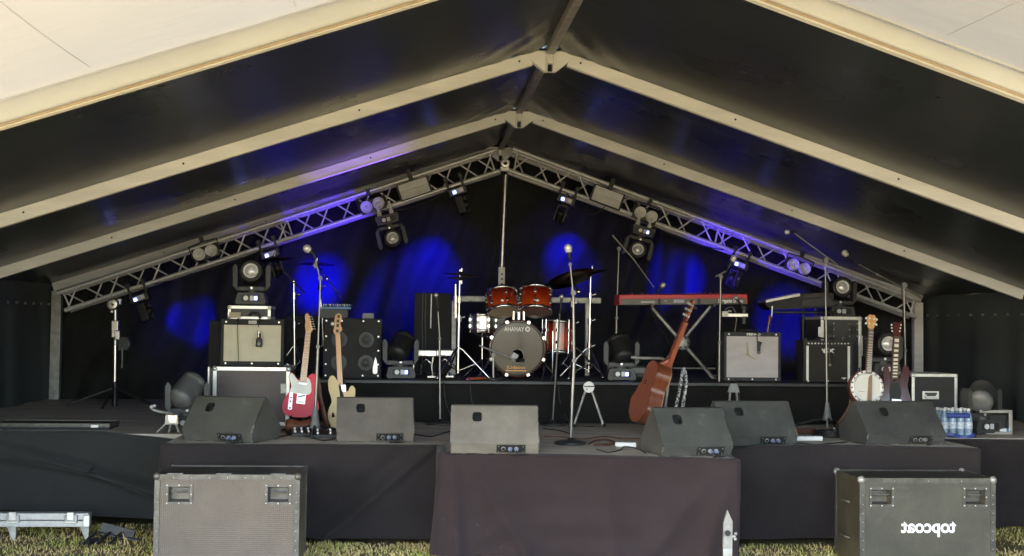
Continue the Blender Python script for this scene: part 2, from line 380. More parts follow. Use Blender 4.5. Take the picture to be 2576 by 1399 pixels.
# ------------------------------------------------------------------ marquee
RX, RZ, SL, HW = 1.02, 3.65, .335, 5.06
FY = {"A": 6.6, "B": 9.5, "C": 12.25, "D": 14.8}
def zb(x): return RZ - SL * abs(x - RX)
BH = .10
tent = thing("marquee", "black lined frame marquee with pale aluminium rafters over the stage", "marquee", (RX, 6.6, 0))
nrm = {-1: V((-SL, 0, 1)).normalized(), 1: V((SL, 0, 1)).normalized()}
for k, y in FY.items():
    for s in (-1, 1):
        hgt = .115 if k == "A" else BH
        x0 = RX + s * .13; x1 = RX + s * HW; u = (V((x1, 0, zb(x1))) - V((x0, 0, zb(x0)))).normalized(); n = nrm[s]
        a = V((x0, y, zb(x0))); L = (V((x1, y, zb(x1))) - a).length
        R = Matrix((( u.x, 0, n.x), (0, 1, 0), (u.z, 0, n.z))).to_4x4()
        mb = MB(); mb.x = Matrix.Translation(a) @ R
        mb.b2((0, 0, 0), (L, .055, hgt))
        mb.b2((0, -.004, .004), (L, 0, .012)); mb.b2((0, -.004, hgt - .016), (L, 0, hgt - .008))     # keder lips
        r = mb.build("rafter", m_frame, tent, world=True, bevel=.004)
        for q in (.09, 1.35, 2.7, 3.9):
            hb = MB(); hb.x = mb.x; hb.cyl((q, -.006, hgt * .55), (q, .02, hgt * .55), .008, n=10); hb.build("bolt", m_blackm, r, world=True)
    br = MB()
    y2 = y - .012
    br.b2((RX - .13, y2 + .012, RZ - .03), (RX + .13, y + .05, RZ + .07))
    for s in (-1, 1): br.prism([(RX + s * .02, RZ - .09), (RX + s * .045, RZ - .09), (RX + s * .16, RZ + .0), (RX + s * .16, RZ + .06), (RX + s * .02, RZ + .06)], y2, y + .06)
    ap = br.build("apex_bracket", m_frame, tent, world=True, bevel=.004)
    ub = MB(); ub.tube([(RX - .028, y2 - .012, RZ + .05), (RX - .028, y2 - .012, RZ - .10), (RX + .028, y2 - .012, RZ - .10), (RX + .028, y2 - .012, RZ + .05)], .009)
    ub.build("bracket_loop", m_frame, ap, world=True)
# ridge purlins between frames
ks = ["A", "B", "C", "D"]
for i in range(3):
    MB().b2((RX - .03, FY[ks[i]] + .06, RZ + .035), (RX + .03, FY[ks[i + 1]] - .02, RZ + .095)).build("ridge_bar", m_alum, tent, world=True, bevel=.005)
# roof membrane panels
def memb(s, y0, y1, off):
    def fn(u, v):
        d = u * (HW + .3); x = RX + s * d; y = y0 + (y1 - y0) * v
        z = zb(x) + off
        e = math.sin(PI * v); z -= 0 * e
        near = math.exp(-d / .55)
        wr = .008 * near * math.sin(y * 34 + 14 * d + 7 * nz3((d, y, s), 1.6)) * max(0, .1 + 1.3 * nz3((y * 1.3, s, d * .7)))
        cn = math.exp(-((d) / .5) ** 2 - ((v - 1) / .22) ** 2) + math.exp(-(d / .4) ** 2 - (v / .18) ** 2)
        wr += .012 * cn * math.sin(28 * (d * .9 + (1 - v) * 1.3))
        wr += .010 * e * nz3((d * .8, y * .7, s * 5)) + .0035 * e * nz3((d * 4, y * 1.2, s * 9))
        return (x, y, z + wr * min(1, d / .08))
    return MB().grid(fn, 110, 70)
for i in range(3):
    y0 = FY[ks[i]] - .01; y1 = FY[ks[i + 1]] + (.07 if i < 2 else .5)
    for s in (-1, 1):
        memb(s, y0, y1, BH * 1.055 - .003).build("roof_panel", m_roof, tent, world=True, fix=False)
# legs, eave rails and eave braces
for k in ("B", "D"):
    for s in (-1, 1):
        x = RX + s * (HW - .03)
        y = FY[k]
        MB().b2((x - .055, y - .03, 0), (x + .055, y + .06, zb(x) - .0)).build("leg", m_frame if s > 0 or k == "C" else m_alum, tent, world=True, bevel=.006)
# side walls with hanging folds and a row of eyelets
for s in (-1, 1):
    xw = RX + s * (HW + .11)
    def fn(u, v, s=s, xw=xw):
        y = 6.7 + u * 8.6; z = -.02 + v * 2.0
        f = .035 * math.sin(y * 6.5 + 1.2 * nz3((y, 0, s), 1.3) * 3 + .5 * v) * (1.1 - .8 * v) + .03 * nz3((y * 1.3, z * .9, s * 3)) * (1 - v)
        x = xw - s * .05 + f
        return (x, y, -.02 + v * (zb(x) + .125))
    MB().grid(fn, 160, 24).build("side_wall", m_cloth_tent, tent, world=True, fix=False)
    ey = MB()
    for j in range(17):
        y = 10.2 + j * .29; ey.cyl((xw - s * .115, y, zb(xw) - .11), (xw - s * .135, y, zb(xw) - .11), .016, n=10)
    ey.build("eyelet", m_alu, tent, world=True)

# back curtains: two drapes that meet behind the centre post
def drape(name, x0, x1, label, seed):
    def fn(u, v):
        x = x0 + (x1 - x0) * u; z = -.01 + v * (zb(x) + .108)
        big = nz3((x * .55 + z * .42, z * .12, seed), 1.)
        f = .10 * math.sin(8 * (x * .9 - z * .40) + 5 * big) * (.55 + 1.3 * abs(nz3((x * .8, seed, z * .3)))) + .07 * math.sin(23 * (x - z * .30) + 4 * big) * max(0, nz3((x * .9, 3, seed)) + .2)
        f += .09 * big
        f += .03 * math.sin(31 * (x - z * .42) + 6 * big) * max(0, nz3((x * 1.3, 7, seed)))
        f *= (1.15 - .45 * v)
        return (x, 15.12 + f, z)
    return tag(MB().grid(fn, 420, 60).build(name, m_cloth_bk, fix=False), label, "curtain", "black back curtains")
drape("back_curtain", RX - HW - .1, RX + .06, "black back curtain hanging behind the amplifiers, left of the centre post", 1.0)
drape("back_curtain", RX + .0, RX + HW + .1, "black back curtain hanging behind the red keyboard, right of the centre post", 5.0)

# ------------------------------------------------------------------ white canopy over the audience side
can = thing("white_canopy", "white translucent marquee roof over the audience in front of the black lining", "canopy", (RX, 6.6, 0))
for s in (-1, 1):
    def fn(u, v, s=s):
        d = u * (HW + .1); x = RX + s * d; y = 3.5 + (6.6 - .02 - 3.5) * v
        q = .012 * nz3((d * .8, y * .8, s)) + .004 * nz3((d * 3, y * 1.1, s * 2))
        return (x, y, zb(x) + .135 - .03 * math.sin(PI * min(1, max(0, (6.6 - y) / 2.75 % 1))) + q * min(1, d / .1))
    MB().grid(fn, 60, 60).build("roof_panel", m_canopy, can, world=True, fix=False)
    for d in ((1.62, 2.62, 3.9) if s < 0 else (1.75, 3.1)):
        p = [(RX + s * d, y, zb(RX + s * d) + .128 - .03 * math.sin(PI * min(1, max(0, (6.6 - y) / 2.75)))) for y in [4.2 + .2 * i for i in range(12)]]
        MB().tube(p, .0016, 6).build("seam", m_canopy, can, world=True)
    # white edge strip that laps the front rafter
    x0 = RX + s * .02; x1 = RX + s * HW
    mb = MB(); n = nrm[s]
    p0 = V((x0, 6.565, zb(x0))); p1 = V((x1, 6.565, zb(x1)))
    def fn2(u, v, p0=p0, p1=p1, n=n, s=s):
        p = p0.lerp(p1, u) + n * (.118 * v + .012); p.y += -.012 * math.sin(PI * v); return p
    mb.grid(fn2, 40, 5); mb.build("edge_strip", m_canopyedge, can, world=True, fix=False, solid=.004)
    MB().tube([p0 + n * .004 + V((0, -.005, 0)), p1 + n * .004 + V((0, -.005, 0))], .007, 8).build("edge_rope", m_tan, can, world=True)
    MB().tube([p0 + n * .135 + V((0, -.03, 0)), p1 + n * .135 + V((0, -.03, 0))], .011, 8).build("edge_rope", m_canopyedge, can, world=True)
for y in (3.85,):
    for s in (-1, 1):
        x0 = RX + s * .1; x1 = RX + s * HW; n = nrm[s]
        MB().tube([(x0, y, zb(x0) + .06), (x1, y, zb(x1) + .06)], .05, 4).build("rafter", m_frame, can, world=True)
        MB().b2((x1 - .05, y - .04, 0), (x1 + .05, y + .04, zb(x1) + .05)).build("leg", m_frame, can, world=True)
for s in (-1, 1):
    x1 = RX + s * HW; y = 6.6
    MB().b2((x1 - .05, y, 0), (x1 + .05, y + .05, zb(x1) + .05)).build("leg", m_frame, can, world=True)

# ------------------------------------------------------------------ stage
ST, RI = .738, 1.125
stage = thing("stage", "low stage of worn brown grey boards with side wings", "stage", (1, 12, 0))
deck = MB()
deck.b2((-1.80, 9.54, .60), (4.38, 10.42, ST))
deck.b2((-4.15, 10.40, .60), (6.15, 14.9, ST - .0005))
deck.build("deck", m_deck, stage, world=True, bevel=.006)
lg = MB()
for x in (-3.9, -1.7, .2, 2.2, 4.2, 5.9):
    for y in ((9.7, 11.5, 14.6) if -1.8 < x < 4.3 else (10.6, 12.5, 14.6)): lg.cyl((x, y, 0), (x, y, .6), .03)
lg.build("leg", m_alum, stage, world=True)
thr = thing("thrust_platform", "small stage extension standing forward of the main stage under the middle wedge", "stage platform", (1.2, 9, 0))
A0 = V((.218, 8.99, 0)); A1 = V((2.256, 8.59, 0)); B1 = V((2.30, 9.52, 0)); B0 = V((.225, 9.52, 0))
mb = MB(); q = [A0, A1, B1, B0]
mb.add([p + V((0, 0, .64)) for p in q] + [p + V((0, 0, ST + .002)) for p in q], [(3, 2, 1, 0), (4, 5, 6, 7), (0, 1, 5, 4), (1, 2, 6, 5), (2, 3, 7, 6), (3, 0, 4, 7)])
mb.build("deck", m_deck, thr, world=True, bevel=.005)
lg = MB()
for p in ((.35, 9.1), (2.15, 8.8), (2.2, 9.4), (.35, 9.4)): lg.cyl((*p, 0), (*p, .64), .03)
lg.build("leg", m_alum, thr, world=True)
ris = thing("drum_riser", "black drum riser at the back of the stage carrying drums, keyboard and amplifiers", "riser", (1.5, 12.5, ST))
MB().b2((-1.28, 11.70, ST + .25), (4.62, 14.75, RI)).build("deck", M("riser_carpet", (.020, .020, .019), .85, 0, .35, 3, .3, 120), ris, world=True, bevel=.006)
lg = MB()
for x in (-1.2, .7, 2.6, 4.5):
    for y in (11.8, 13.2, 14.6): lg.cyl((x, y, ST), (x, y, ST + .25), .03)
lg.build("leg", m_alum, ris, world=True)

# cloth skirts
def skirt(pts, ztop, zbot, mat, label, seed, amp=.02, swag=0., zt=None, fold=None):
    """a hanging cloth along pts (plan x,y), folds grow to the bottom"""
    pts = [V((p[0], p[1], 0)) for p in pts]
    seg = [(pts[i + 1] - pts[i]).length for i in range(len(pts) - 1)]; tot = sum(seg)
    def at(u):
        d = u * tot
        for i, L in enumerate(seg):
            if d <= L or i == len(seg) - 1:
                t = (pts[i + 1] - pts[i]).normalized(); return pts[i] + t * d, V((t.y, -t.x, 0)), d
            d -= L
    def fn(u, v):
        p, n, d = at(u); D = u * tot
        top = ztop(u) if callable(ztop) else ztop; bot = zbot(u) if callable(zbot) else zbot
        if v > .94:
            k = (v - .94) / .06                       # the hem folded over the deck edge
            q = p - n * (.05 * k); return (q.x, q.y, top + .004 + .003 * nz3((D * 3, k, seed)))
        h = v / .94; z = bot + (top + .003 - bot) * h; g = (1 - h)
        f = 2.0 * amp * (.2 + g) * (math.sin(4.4 * D + 3 * nz3((D * .8, seed, z * .6)) + swag * z) + .9 * nz3((D * 2.6 + swag * z * .9, z * 1.3, seed)) + .5 * nz3((D * 6 - z * 2.5, z * 3, seed)))
        if fold: f += fold(D, tot, h)
        q = p + n * (.012 + f + .01 * g); return (q.x, q.y, z)
    return tag(MB().grid(fn, max(40, int(tot * 50)), 40).build("stage_skirt", mat, fix=False), label, "cloth", "cloth skirts round the stage")
def diag(D, tot, h):       # one oblique pulled fold to the upper right corner
    a = (D / tot) - (.60 + .38 * h); b_ = (D / tot) - (.42 + .10 * h); return .055 * math.exp(-(a / .028) ** 2) * (1 - .3 * h) - .03 * math.exp(-((a + .08) / .05) ** 2) + .03 * math.exp(-(b_ / .03) ** 2) * (1 - h)
skirt([(-1.80, 9.60), (-1.80, 9.52), (.23, 9.51)], ST, .055, m_skirt, "plum black cloth behind the brown road case, left of the thrust", 1.3, .012, 0, fold=diag)
def thf(D, tot, h):
    if D < .52: return 0
    g = max(0, 1 - h); L = tot - .9; x = min(1, max(0, (D - .52) / (L - .52)))
    f = g ** .6 * (.055 * math.exp(-((D - .60 - .06 * g) / .05) ** 2) + .05 * math.exp(-((D - .72 - .42 * g) / .07) ** 2) + .04 * math.exp(-((D - L + .10 + .55 * g) / .08) ** 2) + .05 * math.exp(-((D - L + .05 + .20 * g) / .06) ** 2) + .035 * math.exp(-((D - 1.65 - .10 * g) / .07) ** 2))
    sag = h + 1.1 * (x - .5) ** 2 * 1.6        # shallow swags between the two upper corners
    return f + .014 * math.sin(19 * sag + 2.5 * nz3((D * 1.4, h, 3))) * (1 - abs(2 * x - 1)) ** .5 * g
skirt([(.215, 9.5), (A0.x, A0.y), (A1.x, A1.y), (2.30, 9.5)], ST + .004, .03, m_skirt_p, "plum cloth round the front of the thrust, nearest the camera", 4.1, .012, .8, fold=thf)
skirt([(2.28, 9.52), (4.39, 9.52), (4.39, 10.3)], lambda u: ST + .012 * math.sin(5 * u), .05, m_skirt, "black cloth between the thrust and the olive road case", 7.7, .010, .5)
def lwf(D, tot, h):
    u = D / tot; f = 0
    for k, (a, w_) in enumerate(((.30, .05), (.55, .045), (.80, .05))):
        e = h - (1.0 - .85 * (1 - abs(u - 1.0)) ** 2 * (1 - .25 * k)) + .12 * k
        f += .06 * math.exp(-(e / w_) ** 2) * min(1, u * 1.6)
    return f
skirt([(-4.4, 10.39), (-2.45, 10.36), (-1.78, 10.20)], lambda u: ST + .012 - (.05 * max(0, u - .75) * 4 if u > .75 else 0), lambda u: .19 - .12 * u, m_skirt_g, "grey black cloth sagging in swags along the left stage wing", 11.0, .016, 1.0, fold=lwf)
skirt([(4.36, 10.35), (4.4, 10.22), (6.6, 10.18)], ST, .03, m_skirt, "dark cloth along the right stage wing beyond the olive road case", 15.0, .014, 0)
skirt([(-1.28, 11.8), (-1.28, 11.69), (4.62, 11.69), (4.62, 12.2)], RI - .035, ST + .01, m_riser_cloth, "black cloth along the front of the drum riser", 19.0, .012, .6)
MB().b2((-1.28, 11.672, RI - .03), (4.62, 11.70, RI - .001)).build("edge_trim", m_blackm, ris, world=True, bevel=.003)

# ------------------------------------------------------------------ trusses
TY0, TY1 = 14.3, 14.52
def truss(P0t, P1t, P0b, P1b, label, n):
    """box truss: front and rear chord pairs with lacing"""
    t = thing("truss", label, "truss", (P0t + P1t) / 2, group="lighting trusses")
    dy = V((0, TY1 - TY0, 0)); r = .024
    for a, b_ in ((P0t, P1t), (P0b, P1b)):
        for o in (V((0, 0, 0)), dy): MB().cyl(a + o, b_ + o, r, n=14).build("chord", m_truss, t, world=True)
    for o, ph in ((V((0, .0, 0)), 0), (dy, 1)):
        for i in range(n):
            u0, u1 = (i + .12) / n, (i + .88) / n
            a, c = (P0t.lerp(P1t, u0), P0b.lerp(P1b, u1)) if (i + ph) % 2 else (P0b.lerp(P1b, u0), P0t.lerp(P1t, u1))
            MB().cyl(a + o, c + o, .0095, n=8).build("brace", m_truss, t, world=True)
    for u in (.012, .5, .515, .985):
        a, c = P0t.lerp(P1t, u), P0b.lerp(P1b, u)
        MB().cyl(a, c, .010, n=8).build("brace", m_truss, t, world=True)
        MB().cyl(a, a + dy, .010, n=8).build("brace", m_truss, t, world=True); MB().cyl(c, c + dy, .010, n=8).build("brace", m_truss, t, world=True)
    return t
TL = (Py(145, 738, TY0), Py(1245, 378, TY0), Py(163, 781, TY0), Py(1262, 428, TY0))
TR = (Py(1290, 374, TY0), Py(2315, 757, TY0), Py(1280, 428, TY0), Py(2305, 798, TY0))
truss(*TL, "silver box truss rising from the left leg to the centre post", 21)
truss(*TR, "silver box truss falling from the centre post to the right leg", 20)
def on_tl(px, low=False):
    a, b_ = (TL[2], TL[3]) if low else (TL[0], TL[1]); x0, x1 = (163, 1262) if low else (145, 1245)
    return a.lerp(b_, (px - x0) / (x1 - x0))
ANG_L = math.atan2(TL[1].z - TL[0].z, TL[1].x - TL[0].x); ANG_R = math.atan2(TR[1].z - TR[0].z, TR[1].x - TR[0].x)

# truss lifts: centre post and left lift
cl = thing("truss_lift", "silver telescopic lift post under the truss apex behind the drums", "truss lift", (Py(1262, 700, 14.25).x, 14.25, RI), group="truss lifts")
x = Py(1262, 700, 14.25).x
za, zc = Py(1259, 735, 14.25).z, Py(1262, 672, 14.25).z
MB().b2((x - .045, 14.21, RI), (x + .04, 14.29, za + .0)).build("outer_mast", m_alum, cl, world=True, bevel=.004)
lo = MB().b2((x - .04, 14.215, za), (x + .035, 14.285, zc)).build("middle_mast", m_frame, cl, world=True, bevel=.004)
hb = MB()
for k in range(3): hb.cyl((x, 14.20, za + .09 + .055 * k), (x, 14.22, za + .09 + .055 * k), .010, n=10)
hb.build("pin_hole", m_hole, lo, world=True)
MB().cyl((x, 14.25, zc), (x + .03, 14.25, Py(1265, 440, 14.25).z), .028).build("inner_mast", m_alu, cl, world=True)
hd = MB(); pz = Py(1270, 412, 14.2); hd.lathe([(.022, -.03), (.05, -.03), (.055, 0), (.05, .03), (.022, .03)], pz + V((0, -.05, 0)), (0, 1, 0), 20); hd.box(pz + V((0, .03, -.06)), (.10, .09, .05)); hd.box(pz + V((0, .03, .05)), (.03, .05, .06))
hd.build("truss_hinge", m_alu, cl, world=True, bevel=.004)
MB().tube([(x + .05, 14.2, RI + .1), (x + .12, 14.1, RI)], .015).build("outrigger", m_alum, cl, world=True)
ll = thing("truss_lift", "silver winch lift standing on the left wing below the end of the truss", "truss lift", Pz(288, 1088, ST), group="truss lifts")
Y = 13.6
def L(px, py, y=Y): return Py(px, py, y)
x = L(289, 900).x
MB().cyl(L(288, 1086), L(289, 960), .030).build("lower_mast", m_blackm, ll, world=True)
MB().cyl(L(289, 975), L(290, 870), .026).build("middle_mast", m_chrome, ll, world=True)
MB().cyl(L(290, 872), L(290, 775), .022).build("inner_mast", m_alu, ll, world=True)
mb = MB(); mb.box(L(290, 828), (.07, .07, .18)); mb.box(L(297, 843) + V((0, -.04, 0)), (.05, .03, .10)); mb.build("mast_head", m_alu, ll, world=True, bevel=.008)
mb = MB(); mb.box(L(312, 865), (.10, .10, .14)); mb.cyl(L(318, 865) + V((0, -.08, 0)), L(318, 865) + V((0, .06, 0)), .055); wn = mb.build("winch", m_dark, ll, world=True, bevel=.006)
MB().tube([L(312, 875) + V((0, -.09, 0)), L(313, 905) + V((0, -.1, 0)), L(312, 925) + V((0, -.1, 0))], .010).build("crank", m_grey, wn, world=True)
mb = MB(); c = L(286, 766); mb.lathe([(.02, -.04), (.055, -.04), (.065, 0), (.055, .04), (.02, .04)], c + V((0, -.04, 0)), (0, 1, 0), 20); mb.box(c + V((.02, .03, .03)), (.10, .07, .06)); mb.box(c + V((-.01, .03, -.06)), (.05, .06, .06))
mb.build("truss_clamp", m_alu, ll, world=True, bevel=.006)
for e in (-.45, .0, .45): MB().cyl(L(288, 975), (x + e, Y - .5 + abs(e) * .8, ST + .02), .013).build("outrigger", m_blackm, ll, world=True)

# power leads tied along the lower chords, drooping between the lamps
def droop(P0, P1, u0, u1, sag, label):
    pts = []
    for i in range(15):
        t = i / 14; p = P0.lerp(P1, u0 + (u1 - u0) * t); pts.append(p + V((0, -.035, -.03 - sag * 4 * t * (1 - t))))
    tag(MB().tube(pts, .006, 6).build("cable", m_cable), label, "cable", "leads drooping from the trusses")
droop(TR[2], TR[3], .14, .23, .16, "black lead looping under the right truss below the rectangular flood")
droop(TR[2], TR[3], .33, .52, .05, "black lead sagging under the middle of the right truss")
droop(TL[2], TL[3], .72, .88, .07, "black lead sagging under the left truss below the rectangular flood")
droop(TL[2], TL[3], .20, .46, .04, "black lead sagging under the lower half of the left truss")
# ------------------------------------------------------------------ stage monitors
def ovalhole(mb, fr, hx, hz, rx, rz, W, H, deep, n=28):
    """a flat panel (0..W by 0..H in the frame fr) with a rounded slot and the cup behind it"""
    def sup(t, rx, rz): # rounded slot outline
        c, s_ = math.cos(t), math.sin(t); e = .55
        return hx + rx * math.copysign(abs(c) ** e, c), hz + rz * math.copysign(abs(s_) ** e, s_)
    inner = [sup(2 * PI * i / n, rx, rz) for i in range(n)]; outer = []
    for i, (a, c) in enumerate(inner):
        dx, dz = a - hx, c - hz; k = 1e9
        if dx > 1e-9: k = min(k, (W - hx) / dx)
        if dx < -1e-9: k = min(k, -hx / dx)
        if dz > 1e-9: k = min(k, (H - hz) / dz)
        if dz < -1e-9: k = min(k, -hz / dz)
        outer.append((hx + dx * k, hz + dz * k))
    for cx, cz in ((0, 0), (W, 0), (0, H), (W, H)):      # snap the nearest sample to each corner
        j = min(range(n), key=lambda i: (outer[i][0] - cx) ** 2 + (outer[i][1] - cz) ** 2); outer[j] = (cx, cz)
    vs = [fr(a, c, 0) for a, c in outer] + [fr(a, c, 0) for a, c in inner]
    mb.add(vs, [(i, (i + 1) % n, n + (i + 1) % n, n + i) for i in range(n)])
    vs = [fr(a, c, 0) for a, c in inner] + [fr(hx + (a - hx) * .9, hz + (c - hz) * .9, deep) for a, c in inner]
    return vs, [(i, (i + 1) % n, n + (i + 1) % n, n + i) for i in range(n)] + [list(range(n, 2 * n))]
m_edgew = M("chipped_paint_edge", (.07, .065, .058), .5, 0, .6, 16, col2=(.38, .36, .32), thr=(.48, .70))
WN = [0]
def wedge(loc, rz, W, label, hpos=.33, plug='blue'):
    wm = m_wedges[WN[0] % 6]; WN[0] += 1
    t = thing("wedge_monitor", label, "stage monitor", loc, rz, "stage monitor wedges along the front of the stage")
    prof = [(.05, 0), (0, .080), (.215, .325), (.262, .332), (.50, .105), (.47, .0)]     # y, z
    mb = MB(); x0, x1 = -W / 2, W / 2
    n = len(prof)
    for xx in (x0, x1): mb.add([(xx, p[0], p[1]) for p in prof], [list(range(n))])
    for i in range(n):
        if i == 1: continue
        a, c = prof[i], prof[(i + 1) % n]
        mb.add([(x0, *a), (x1, *a), (x1, *c), (x0, *c)], [(0, 1, 2, 3)])
    a, c = V((0, *prof[1])), V((0, *prof[2])); u = (c - a).normalized(); H = (c - a).length; nn = V((0, u.z, -u.y))
    fr = lambda s, h, d: V((x0 + s, 0, 0)) + a + u * h + nn * d
    cv, cf = ovalhole(mb, fr, W * hpos, H * .70, .034, .042, W, H, .045)
    import bmesh
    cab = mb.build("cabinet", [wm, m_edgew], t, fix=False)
    bm = bmesh.new(); bm.from_mesh(cab.data); bmesh.ops.remove_doubles(bm, verts=bm.verts, dist=1e-5); bmesh.ops.recalc_face_normals(bm, faces=bm.faces); bm.to_mesh(cab.data); bm.free()
    md = cab.modifiers.new("bevel", 'BEVEL'); md.width = .007; md.segments = 2; md.limit_method = 'ANGLE'; md.angle_limit = math.radians(30); md.material = 1
    MB().add(cv, cf).build("handle_cup", m_black, t, fix=False)
    g = MB(); a2, c2 = V((0, *prof[4])), V((0, *prof[3])); u2 = (c2 - a2).normalized(); n2 = V((0, u2.z, -u2.y))
    q = [a2 + u2 * .03 - n2 * -.004, c2 - u2 * .03 - n2 * -.004]
    g.add([q[0] + V((x0 + .03, 0, 0)), q[0] + V((x1 - .03, 0, 0)), q[1] + V((x1 - .03, 0, 0)), q[1] + V((x0 + .03, 0, 0))], [(0, 1, 2, 3)]); g.build("grille", m_bass_grille, t, solid=.006)
    px = W * .18
    pl = MB().prismx([(.0325, .014), (.0275, .014), (-.001, .070), (.006, .070)], px - .10, px + .10).build("connector_plate", m_black, t, bevel=.002)
    rim = MB()
    for sx in (-.052, -.005, .038): rim.lathe([(.0165, 0), (.0165, .005), (.011, .005)], (px + sx, .0135, .041), (0, -1, -.5), 14)
    for sx in (-.085, .085):
        for z in (.022, .058): rim.cyl((px + sx, (.080 - z) * .56 - .008, z), (px + sx, (.080 - z) * .56 - .013, z - .002), .0035, n=8)
    rim.build("socket_ring", m_grey, pl)
    m_plug = M("blue_grey_plug", (.20, .25, .42), .4) if plug == 'blue' else m_grey
    for sx in ((-.005, .038) if plug == 'blue' else (.02,)):
        pg = MB().cyl((px + sx, .012, .042), (px + sx, -.022, .032), .012, .010, n=12)
        pg.build("plug", m_plug, pl)
        MB().tube([(px + sx, -.022, .032), (px + sx + .002, -.036, .020), (px + sx + .004, -.038, .004), (px + sx + .03, -.03, .004), (px + sx + .08, .03, .004)], .0045, 6).build("plug_cable", m_cable, pl)
    return t
def face(pl, pr):      # plan angle of a wedge front from two base pixels on the boards
    a, c = Pz(*pl, ST), Pz(*pr, ST); return math.atan2(c.y - a.y, c.x - a.x), (c - a).length, (a + c) / 2
def W_(pl, pr, label, W=None, **k):
    rz, L_, c = face(pl, pr)
    return wedge((c.x, c.y, ST + (.002 if 1100 < pl[0] < 1300 or 1600 < pl[0] < 1700 else 0)), rz, W or L_, label, **k)
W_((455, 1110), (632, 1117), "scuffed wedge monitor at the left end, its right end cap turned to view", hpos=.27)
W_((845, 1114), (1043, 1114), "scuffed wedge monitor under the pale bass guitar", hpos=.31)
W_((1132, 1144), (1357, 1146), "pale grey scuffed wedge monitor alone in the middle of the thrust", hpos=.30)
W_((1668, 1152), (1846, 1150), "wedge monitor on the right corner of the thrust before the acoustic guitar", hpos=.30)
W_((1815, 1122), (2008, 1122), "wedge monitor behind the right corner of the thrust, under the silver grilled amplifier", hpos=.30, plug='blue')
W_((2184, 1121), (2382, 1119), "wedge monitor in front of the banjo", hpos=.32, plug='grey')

def RIV(rv, o):
    """adds the little rivets of a plate to the plate's own mesh"""
    import bmesh
    bm = bmesh.new(); bm.from_mesh(o.data); k = len(o.data.materials) - 1
    vs = [bm.verts.new(p) for p in rv.v]
    for f in rv.f:
        try: q = bm.faces.new([vs[i] for i in f]); q.material_index = k; q.smooth = True
        except ValueError: pass
    bm.to_mesh(o.data); bm.free()
